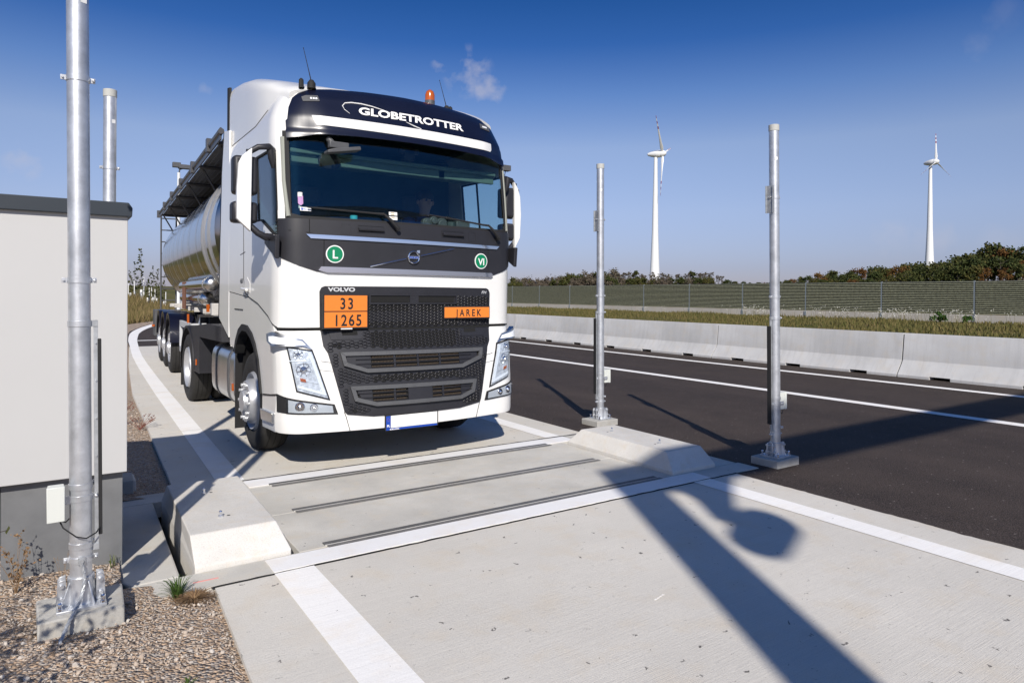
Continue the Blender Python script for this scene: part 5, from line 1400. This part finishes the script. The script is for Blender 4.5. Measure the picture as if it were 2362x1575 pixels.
# door details
dd = MB()
for s in (-1, 1):
    for pts in ([(1.28, 1.30), (1.35, 1.325), (1.5, 1.397), (1.865, 1.50), (2.2, 1.556), (2.38, 1.60), (2.46, 1.75), (2.47, 2.2), (2.46, 2.9)], [(2.50, 1.43), (US - .3, 1.43)], [(2.4, 2.02), (2.62, 2.00)]):
        dd.tube([plan(s * u, z, .0) for u, z in pts], .004, 5)
dd.build('door_gap', dark, body)
for s in (-1, 1):
    h_ = MB(); q = [(s * 2.18, 1.60), (s * 2.42, 1.62), (s * 2.42, 1.74), (s * 2.30, 1.76), (s * 2.18, 1.70)][::s]; patch(h_, q, .004, .004); hh_ = h_.build('door_handle', white, body, smooth=0, bevel=.003)
    h_ = MB(); h_.tube([plan(s * 2.20, 1.635, .03), plan(s * 2.30, 1.64, .04), plan(s * 2.40, 1.645, .03)], .014, 8); h_.build('grip', white, hh_)
    h_ = MB(); stext(h_, '460', s * 2.56, 1.70, .075, .003, .001, 1.1, .2); h_.build('power_badge', gryp, body, smooth=0)
# mirrors
for s in (-1, 1):
    yb = .30 if s < 0 else .42
    mo = MB()
    cov = [(1.40, 2.10), (1.43, 2.88), (1.50, 2.80), (1.535, 2.70), (1.545, 2.46), (1.545, 2.24), (1.52, 2.19)]
    def mpr(pts, y0, y1): return [(s * a, b) for a, b in pts][::s]
    mo.prism(mpr([(1.44, 2.865), (1.52, 2.79), (1.552, 2.72), (1.565, 2.50), (1.565, 2.24), (1.45, 2.135)] if s < 0 else [(1.395, 2.865), (1.445, 2.79), (1.475, 2.70), (1.488, 2.50), (1.475, 2.24), (1.405, 2.115)], 0, 0)[::1], yb - .05, yb + .0, 'y')
    mc = mo.build('mirror', white, tk, smooth=0, bevel=.006)
    mo = MB(); 
    for (a0, a1, z0, z1) in (((1.375, 1.58, 2.465, 2.80), (1.375, 1.59, 2.215, 2.40)) if s < 0 else ((1.285, 1.485, 2.465, 2.80), (1.285, 1.49, 2.215, 2.40))):
        x0_, x1_ = sorted((s * a0, s * a1)); mo.box(x0_, x1_, yb + (.004 if s < 0 else -.03), yb + .15, z0, z1)
    mo.build('mirror_housing', blackp, mc, smooth=40, bevel=.028)
    mo = MB()
    for (z0, z1) in ((2.49, 2.775), (2.235, 2.38)):
        x0_, x1_ = sorted((s * (1.40 if s < 0 else 1.31), s * (1.56 if s < 0 else 1.46))); mo.box(x0_, x1_, yb + .151, yb + .154, z0, z1)
    mo.build('mirror_glass', chrome, mc, smooth=0)
    mo = MB(); mo.tube([(s * 1.235, .36, 2.87), (s * 1.29, yb, 2.90), (s * 1.38, yb, 2.885), (s * 1.46, yb + .04, 2.83)], [.035, .030, .028, .024], 8)
    mo.tube([(s * 1.24, .34, 2.72), (s * 1.26, .32, 2.80), (s * 1.27, .32, 2.88)], [.015, .03, .034], 8)
    mo.tube([(s * 1.22, .33, 2.10), (s * 1.32, yb, 2.10), (s * 1.38, yb, 2.13), (s * 1.45, yb + .02, 2.20)], [.034, .034, .030, .028], 8)
    mo.tube([(s * 1.47, yb + .03, 2.2), (s * 1.455, yb + .03, 2.86)], .02, 8)
    mo.build('mirror_arm', blackp, mc, smooth=50)
    mo = MB(); mo.prism([(.12, 2.11), (.40, 2.11), (.36, 2.02), (.14, 1.90)][::1], s * 1.235, s * 1.275, 'x'); mo.build('mirror_base', blackp, mc, smooth=0, bevel=.008)
# interior
it = MB(); it.box(-1.2, 1.2, 1.55, 1.58, 1.2, 3.22); it.box(-1.2, 1.2, .25, 1.6, 1.25, 1.28); it.box(-1.05, 1.05, .55, 1.6, 3.22, 3.24)
itr = it.build('cab_interior', interm, tk, smooth=0)
for s in (-1, 1):
    it = MB()
    it.tube([(s * 1.15, .17, 2.28), (s * 1.17, .24, 2.6), (s * 1.17, .30, 3.0)], .022, 8); it.box(min(s * 1.17, s * 1.21), max(s * 1.17, s * 1.21), .26, 1.55, 1.3, 2.22)
    it.build('pillar_trim', interl, itr)
it = MB(); it.box(-1.1, 1.1, .30, .95, 2.88, 2.92); it.box(-1.1, .5, .34, .38, 2.80, 2.90); it.box(.42, 1.1, .34, .38, 2.80, 2.9); it.build('curtain', curtain, itr, smooth=0, bevel=.01)
it = MB(); it.prism([(-.0, 2.22), (.0, 2.26), (.15, 2.29), (.45, 2.31), (.55, 2.27), (.55, 1.8), (.1, 1.8)], -.98, .98, 'x', Matrix.Translation((0, .14, 0)))
it.lathe([(0, .06), (.05, .05)], (.55, .30, 2.30), 'z', 12); it.build('dashboard', dashm, itr, smooth=0, bevel=.02)
it = MB(); it.tube([(.62 + .235 * math.cos(t), .72 + .10 * math.sin(t), 2.20 + .21 * math.sin(t)) for t in [2 * PI * i / 28 for i in range(28)]], .015, 8, closed=True); it.box(.45, .8, .70, .73, 2.18, 2.22); it.build('steering_wheel', interl, itr)
for x in (-.62, .62):
    it = MB(); it.box(x - .25, x + .25, .85, 1.3, 1.75, 1.90); it.box(x - .25, x + .25, 1.28, 1.42, 1.85, 2.55); it.box(x - .14, x + .14, 1.30, 1.40, 2.56, 2.75); it.build('seat', seatm, itr, smooth=0, bevel=.05)
it = MB()
for (x, z, r) in ((.28, 2.33, .05), (.45, 2.32, .07), (.36, 2.35, .05)): it.cyl((x, .30, z), (x, .36, z), r, n=16); it.cyl((x, .28, z), (x, .30, z), r * .7, n=16)
it.box(.62, .78, .30, .40, 2.27, 2.37); it.build('instruments', gryp, itr, bevel=.008)
it = MB(); it.cyl((-.53, .22, 2.30), (-.53, .22, 2.335), .035, n=16); it.build('jar_lid', cyan, itr)
it = MB(); it.cyl((-1.05, .17, 2.36), (-1.05, .17, 2.46), .013, n=10); it.cyl((-1.05, .17, 2.46), (-1.05, .17, 2.50), .022, n=10); it.build('pen_light', whitep, itr)
# camera bracket under the visor (inside the glass) and small wide-angle mirror outside
it = MB(); it.tube([plan(-.80, 3.02, .03), plan(-.76, 2.96, .05), plan(-.74, 2.92, .07)], [.03, .03, .02], 8); it.prism([(-.86, 2.845), (-.55, 2.905), (-.56, 2.94), (-.66, 2.92), (-.78, 2.90), (-.86, 2.875)], -.02, .10, 'y'); it.box(-.84, -.66, .0, .06, 2.90, 2.96); it.build('front_mirror', gryp, tk, bevel=.015)
it = MB(); it.sph((-.74, .30, 2.83), .11, 14, (1, .4, .75)); it.build('inner_mirror', blackm, itr)
it = MB(); it.box(-.02, .10, .22, .30, 2.92, 3.04); it.box(-.06, .14, .22, .28, 2.98, 3.05); it.build('toll_box', blackm, itr, bevel=.01)

# ------------------------------------------------------------ wheels
def wheel(x, y, s, kind, parent, R=.5, w=.30):
    """x = outer face, s = -1 for the side facing -X"""
    t = MB(); d = -s  # inward direction
    t.lathe([(x + d * .03, .30), (x + d * .005, .36), (x, .42), (x + d * .02, .478), (x + d * .05, .497), (x + d * w * .5, R), (x + d * (w - .05), .497), (x + d * (w - .02), .478), (x + d * w, .42), (x + d * (w - .03), .30)], (0, y, R), 'x', 48)
    to = t.build('wheel', rubber, parent, smooth=40)
    g_ = MB()
    for q in (.09, .15, .21): g_.lathe([(x + d * (q - .005), R + .0005), (x + d * (q + .005), R + .0005)], (0, y, R), 'x', 48)
    g_.build('tread_groove', dark, to)
    r_ = MB()
    if kind == 'front':
        r_.lathe([(x + d * .03, .30), (x - d * .0, .285), (x + d * .03, .265), (x + d * .09, .25), (x + d * .10, .235), (x - d * .02, .225), (x - d * .055, .205), (x - d * .06, .15), (x - d * .045, .12), (x - d * .09, .105), (x - d * .10, .06), (x - d * .10, .001)], (0, y, R), 'x', 40)
        for k in range(10): a_ = 2 * PI * k / 10; r_.cyl((x - d * .05, y + .172 * math.cos(a_), R + .172 * math.sin(a_)), (x - d * .085, y + .172 * math.cos(a_), R + .172 * math.sin(a_)), .016, n=8)
    elif kind == 'drive':
        r_.lathe([(x + d * .03, .30), (x - d * .0, .285), (x + d * .02, .268), (x + d * .10, .255), (x + d * .14, .21), (x + d * .15, .12), (x + d * .05, .115), (x + d * .04, .08), (x + d * .04, .001)], (0, y, R), 'x', 40)
    else:
        r_.lathe([(x + d * .03, .30), (x - d * .0, .285), (x + d * .03, .265), (x + d * .08, .25), (x + d * .07, .20), (x + d * .03, .17), (x + d * .03, .13), (x - d * .03, .12), (x - d * .045, .08), (x - d * .045, .001)], (0, y, R), 'x', 36)
        for k in range(10): a_ = 2 * PI * k / 10; r_.cyl((x + d * .04, y + .165 * math.cos(a_), R + .165 * math.sin(a_)), (x - d * .005, y + .165 * math.cos(a_), R + .165 * math.sin(a_)), .016, n=6)
    r_.build('rim', rimm, to, smooth=35)
    return to
for s in (-1, 1):
    wheel(s * 1.20, 1.32, s, 'front', tk)
    wheel(s * 1.245, 5.10, s, 'drive', tk); wheel(s * .91, 5.10, s, 'drive', tk)
ax = MB(); ax.cyl((-1.0, 1.32, .5), (1.0, 1.32, .5), .06); ax.cyl((-1.0, 5.10, .5), (1.0, 5.10, .5), .10)
for s in (-1, 1): ax.box(min(s * .36, s * .44), max(s * .36, s * .44), .6, 6.0, .80, 1.06)
ax.box(-.44, .44, 5.6, 5.7, .8, 1.05); ax.box(-.5, .5, .2, 2.1, .55, .95)
ax.cyl((0, 4.75, 1.08), (0, 4.75, 1.18), .45, n=28)
ax.build('chassis', blackm, tk)
# fuel tank (left) with straps, steps
for s in (-1, 1):
    ft = MB(); sec = []
    for i in range(24):
        a_ = 2 * PI * i / 24; ex = .45; c_, q_ = math.cos(a_), math.sin(a_)
        sec.append((s * .90 + math.copysign(abs(c_) ** ex, c_) * .325, .66 + math.copysign(abs(q_) ** ex, q_) * .325))
    ft.prism(sec[::s], 1.98, 3.30, 'y'); fto = ft.build('fuel_tank', alu, tk, smooth=50, bevel=.03)
    for yy in (2.25, 2.95):
        sp_ = MB(); sec2 = [(s * .90 + (a - s * .90) * 1.025, .66 + (b - .66) * 1.025) for a, b in sec]; sp_.prism(sec2[::s], yy, yy + .07, 'y'); sp_.build('tank_strap', gryp, fto, smooth=50)
    c_ = MB(); c_.cyl((s * 1.0, 2.15, .97), (s * 1.06, 2.12, 1.03), .055, n=16); c_.build('fuel_cap', bluecap, fto, bevel=.005)
    c_ = MB(); c_.box(min(s * 1.222, s * 1.236), max(s * 1.222, s * 1.236), 2.02, 2.07, .52, .60); c_.build('side_marker', amber, fto, smooth=0)
    c_ = MB(); c_.box(min(s * .95, s * 1.21), max(s * .95, s * 1.21), 1.88, 1.97, 1.0, 1.04); c_.box(min(s * 1.0, s * 1.22), max(s * 1.0, s * 1.22), 1.935, 1.96, .12, 1.0); c_.build('mud_flap', blackm, tk, smooth=0)
    # rear mudguard
    m_ = MB(); m_.lathe([(s * 1.25, .585), (s * .62, .585)], (0, 5.10, .53), 'x', 26, -.12, PI + .02); m_.lathe([(s * 1.25, .585), (s * 1.25, .548)], (0, 5.10, .53), 'x', 26, -.12, PI + .02); 
    m_.prism([(4.12, .50), (4.55, .50), (4.62, .80), (4.80, 1.0), (4.80, 1.10), (4.60, 1.13), (3.55, 1.20), (2.65, 1.20), (2.62, 1.02), (4.1, 1.0)], min(s * .62, s * 1.235), max(s * .62, s * 1.235), 'x')
    mg = m_.build('rear_mudguard', blackp, tk, smooth=35)
    m_ = MB(); m_.box(min(s * .66, s * 1.24), max(s * .66, s * 1.24), 5.68, 5.70, .17, .62); m_.build('mud_flap', blackm, tk, smooth=0)
    m_ = MB(); m_.box(min(s * 1.22, s * 1.25), max(s * 1.22, s * 1.25), 4.30, 4.34, .60, .68); m_.build('side_marker', amber, mg, smooth=0)
# air lines behind the cab
al = MB(); al.cyl((-.95, 2.75, 1.25), (-.45, 2.75, 1.25), .05, n=12); al.tube([(-.6, 2.8, 1.1), (-.6, 3.0, 1.4), (-.4, 3.4, 1.5), (-.2, 3.6, 1.3)], .02, 6); al.box(-.9, -.3, 2.6, 3.6, 1.18, 1.22)
al.build('coupling_lines', gryp, tk)

# driver
dv = bpy.data.meshes.new('person')
V = [((.62, 1.12, 1.95), .15), ((.62, 1.10, 2.15), .15), ((.62, 1.08, 2.38), .17), ((.62, 1.07, 2.47), .07), ((.62, 1.05, 2.54), .055), ((.62, 1.03, 2.63), .095), ((.62, 1.03, 2.71), .085),
     ((.42, 1.06, 2.40), .065), ((.36, .92, 2.22), .05), ((.47, .78, 2.25), .036), ((.49, .73, 2.27), .038),
     ((.82, 1.06, 2.40), .065), ((.88, .92, 2.22), .05), ((.77, .78, 2.25), .036), ((.75, .73, 2.27), .038),
     ((.52, .85, 1.93), .085), ((.52, .70, 1.65), .06), ((.72, .85, 1.93), .085), ((.72, .70, 1.65), .06)]
Ed = [(0, 1), (1, 2), (2, 3), (3, 4), (4, 5), (5, 6), (2, 7), (7, 8), (8, 9), (9, 10), (2, 11), (11, 12), (12, 13), (13, 14), (0, 15), (15, 16), (0, 17), (17, 18)]
dv.from_pydata([v for v, r in V], Ed, [])
do = bpy.data.objects.new('person', dv); COL.objects.link(do); do.location = (2.85, 5.90, 0)
do.modifiers.new('skin', 'SKIN'); ss = do.modifiers.new('sub', 'SUBSURF'); ss.levels = 2; ss.render_levels = 2
for i, (v, r) in enumerate(V): dv.skin_vertices[0].data[i].radius = (r, r)
dv.skin_vertices[0].data[0].use_root = True
dv.materials.append(skinm)
tag(do, 'driver in a blue shirt seated behind the steering wheel, barely visible through the windscreen', 'person')
sh = MB(); sh.lathe([(1.9, .17), (2.15, .175), (2.35, .2), (2.44, .14), (2.48, .075)], (.62, 1.09, 0), 'z', 18)
for s in (-1, 1): sh.tube([(.62 + s * .19, 1.06, 2.41), (.62 + s * .25, .95, 2.26)], [.085, .07], 8)
sh.build('shirt', shirt, do)
hh = MB(); hh.sph((.62, 1.055, 2.70), .105, 14, (1, 1, .85)); hh.build('hair', hairm, do)
fc = MB(); fc.sph((.585, .935, 2.655), .012, 8); fc.sph((.655, .935, 2.655), .012, 8); fc.build('eyes', hairm, do)
fc = MB(); fc.add([(.605, .935, 2.61), (.635, .935, 2.61), (.62, .905, 2.615), (.62, .94, 2.66)], [(0, 1, 2), (1, 3, 2), (3, 0, 2)])
for s in (-1, 1): fc.sph((.62 + s * .095, 1.03, 2.64), .022, 8, (.5, 1, 1.3))
fc.build('nose_and_ears', skinm, do)

# ------------------------------------------------------------ tank trailer
tr = tag(empty('tank_trailer', (2.90, 10.4, 0), -math.radians(2.7)), 'polished steel tank trailer with roof walkway behind the white cab', 'tank trailer')
# local: y backwards from the kingpin, x lateral
TZ = 2.45; TR = 1.145
tb = MB(); F0, F1 = -.95, 8.35
tb.lathe([(F0 - .32, .001), (F0 - .30, .30), (F0 - .22, .62), (F0 - .08, .92), (F0, TR - .03), (F0 + .02, TR), (F1, TR - .02), (F1 + .1, .92), (F1 + .22, .6), (F1 + .3, .001)], (0, 0, TZ), 'y', 72)
tank = tb.build('tank', steelpol, tr, smooth=30)
rg_ = MB()
for yy, w, r in ((-.32, .05, 1.165), (.30, .07, 1.172)): rg_.lathe([(yy - w / 2, TR - .01), (yy - w / 2, r), (yy + w / 2, r), (yy + w / 2, TR - .01)], (0, 0, TZ), 'y', 72)
rg_.build('band', ringst, tank, smooth=30)
rg_ = MB()
for i in range(7): yy = 1.2 + i * 1.05; rg_.lathe([(yy - .008, TR + .001), (yy, TR + .004), (yy + .008, TR + .001)], (0, 0, TZ), 'y', 60)
rg_.build('weld_seam', galvd, tank, smooth=30)
# walkway
wk = MB()
WL, WR = -1.12, -.22; WZ = 3.56; F0 = -1.3; F1 = 8.7
for i in range(11):
    x = WL + .05 + i * (WR - WL - .05) / 11; wk.box(x, x + .066, F0 - .1, F1 + .1, WZ, WZ + .03)
wk_ = wk.build('walkway', gryp, tr, smooth=0)
wk = MB(); wk.tube([(WL - .02, F0 - .15, WZ + .05), (WL - .02, F1 + .1, WZ + .05)], .038, 8); wk.box(WL - .03, WL - .01, F0 - .12, F1 + .1, WZ - .05, WZ + .10)
for i in range(6):
    yy = F0 + .2 + i * 1.9
    wk.tube([(WL - .02, yy, WZ - .03), (WL + .1, yy, WZ - .04), (WR, yy, WZ - .04)], .03, 8); wk.tube([(WL + .02, yy + .1, WZ), (WL + .30, yy + .1, WZ - .50)], .016, 6)
    wk.box(WL - .07, WL + .0, yy + .6, yy + .72, WZ - .04, WZ + .14)
wk.build('handrail', mat('dark_steel', (.10, .10, .105), .4, metal=.5), wk_)
ld = MB()
for x in (-1.1, -.75): ld.tube([(x, F1 + .3, WZ + .1), (x, F1 + .3, .95)], .022, 6)
for i in range(9): ld.tube([(-1.1, F1 + .3, 1.1 + i * .3), (-.75, F1 + .3, 1.1 + i * .3)], .015, 6)
ld.build('ladder', gryp, tr)
# hose tubes
for (x, z, y0, y1, r) in ((-.93, 1.50, 1.5, 4.9, .105), (-1.0, 1.73, .4, 4.4, .10)):
    h_ = MB(); h_.cyl((x, y0, z), (x, y1, z), r - .004, n=24); hs = h_.build('hose_tube', steelpol, tr, smooth=40)
    h_ = MB(); h_.sph((x, y0, z), r + .008, 20, (1, .8, 1)); h_.cyl((x, y0 + .3, z), (x, y0 + .35, z), r + .006, n=24); h_.build('tube_cap', ringst, hs, smooth=60)
ch_ = MB()
for s in (-1, 1): ch_.box(min(s * .42, s * .50), max(s * .42, s * .50), -.6, 8.9, 1.18, 1.36)
for yy in (.2, 1.4, 2.6, 3.6, 5.0, 6.4, 7.6): ch_.box(-1.0, 1.0, yy, yy + .07, 1.26, 1.34)
ch_.box(-.95, -.5, -.8, .05, 1.36, 1.50); ch_.box(-1.15, .2, -.75, -.62, 1.30, 1.46)
ch_.build('trailer_frame', mat('frame_paint', (.55, .53, .50), .5, var=.3, vscale=6), tr, smooth=0, bevel=.006)
ch_ = MB()
for s in (-1, 1): ch_.prism([(4.2, 1.36), (5.0, 1.36), (4.9, 1.6), (4.3, 1.55)], min(s * .45, s * .6), max(s * .45, s * .6), 'x')
for yy in (.6, 2.0, 7.9): ch_.box(-.6, .6, yy, yy + .2, 1.3, 1.5)
for q in (3.0, 3.25, 3.5): pass
ch_.build('tank_saddle', galvd, tr, smooth=0)
rs_ = MB()
for q in (3.3, 3.5, 3.7): rs_.tube([(-1.08, q, 1.3), (-1.08, q, 1.80)], .018, 6)
rs_.build('bracket', mat('rusty_steel', (.12, .055, .035), .7), tr)
# side guard (white corner post, rails)
sg_ = MB(); sg_.box(-1.235, -.99, 1.05, 1.10, .58, 1.12); sg_.box(-1.235, -1.19, 1.05, 2.65, 1.02, 1.12); sg_.box(-1.235, -1.19, 1.05, 2.65, .58, .68); sg_.box(-1.23, -1.20, 1.8, 1.9, .6, 1.1); sg_.box(-1.235, -1.19, 2.55, 2.65, .58, 1.12)
sg_.build('side_guard', mat('guard_grey', (.50, .51, .52), .5), tr, smooth=0, bevel=.006)
sg_ = MB(); sg_.tube([(-1.0, 1.2, 1.24), (.2, 1.2, 1.24)], .025, 8); sg_.tube([(-1.1, 1.0, 1.12), (-1.1, 1.0, 1.24), (-.9, 1.0, 1.24)], .02, 6); sg_.build('rail', ringst, tr)
sg_ = MB(); sg_.box(-1.0, -.955, 1.0, 1.03, 1.30, 1.42); sg_.box(-1.24, -1.21, 1.35, 1.38, 1.12, 1.26); sg_.build('side_marker', amber, tr, smooth=0)
sg_ = MB(); sg_.box(-.93, -.55, -.83, -.80, 1.385, 1.475); sg_.build('info_label', blackm, tr, smooth=0, bevel=.008)
vs, fs = text2d('VAC', .06, .001, 1.3, 0, 1, 'CENTER'); t_ = MB(); t_.add([(-.74 + a, -.835, 1.408 + c) for a, c in vs], fs)
for (yy) in (4.65, 5.96, 7.27):
    for s in (-1, 1): wheel(s * 1.245, yy, s, 'trailer', tr, w=.385)
    m_ = MB()
    for s in (-1, 1): m_.lathe([(s * 1.27, .60), (s * .80, .60)], (0, yy, .60), 'x', 22, .05, PI - .05); m_.lathe([(s * 1.27, .60), (s * 1.27, .55)], (0, yy, .60), 'x', 22, .05, PI - .05)
    m_.build('mudguard', navy, tr, smooth=35)
    m_ = MB(); m_.cyl((-1.0, yy, .5), (1.0, yy, .5), .07); m_.box(-.5, .5, yy - .1, yy + .1, .5, 1.2); m_.build('axle', blackm, tr)
bx = MB(); bx.box(-1.50 + .2, -1.02, 7.98, 8.6, .55, 1.18); bx.build('storage_box', gryp, tr, smooth=0, bevel=.01)
bx = MB(); bx.box(-1.36, -1.30, 7.95, 7.99, .78, .83); bx.build('side_marker', amber, tr, smooth=0)
lg = MB()
for s in (-1, 1): lg.box(s * .85 - .06, s * .85 + .06, 2.9, 3.02, .25, 1.2); lg.cyl((s * .85, 2.96, .2), (s * .85, 2.96, .26), .12)
lg.build('landing_leg', blackm, tr)
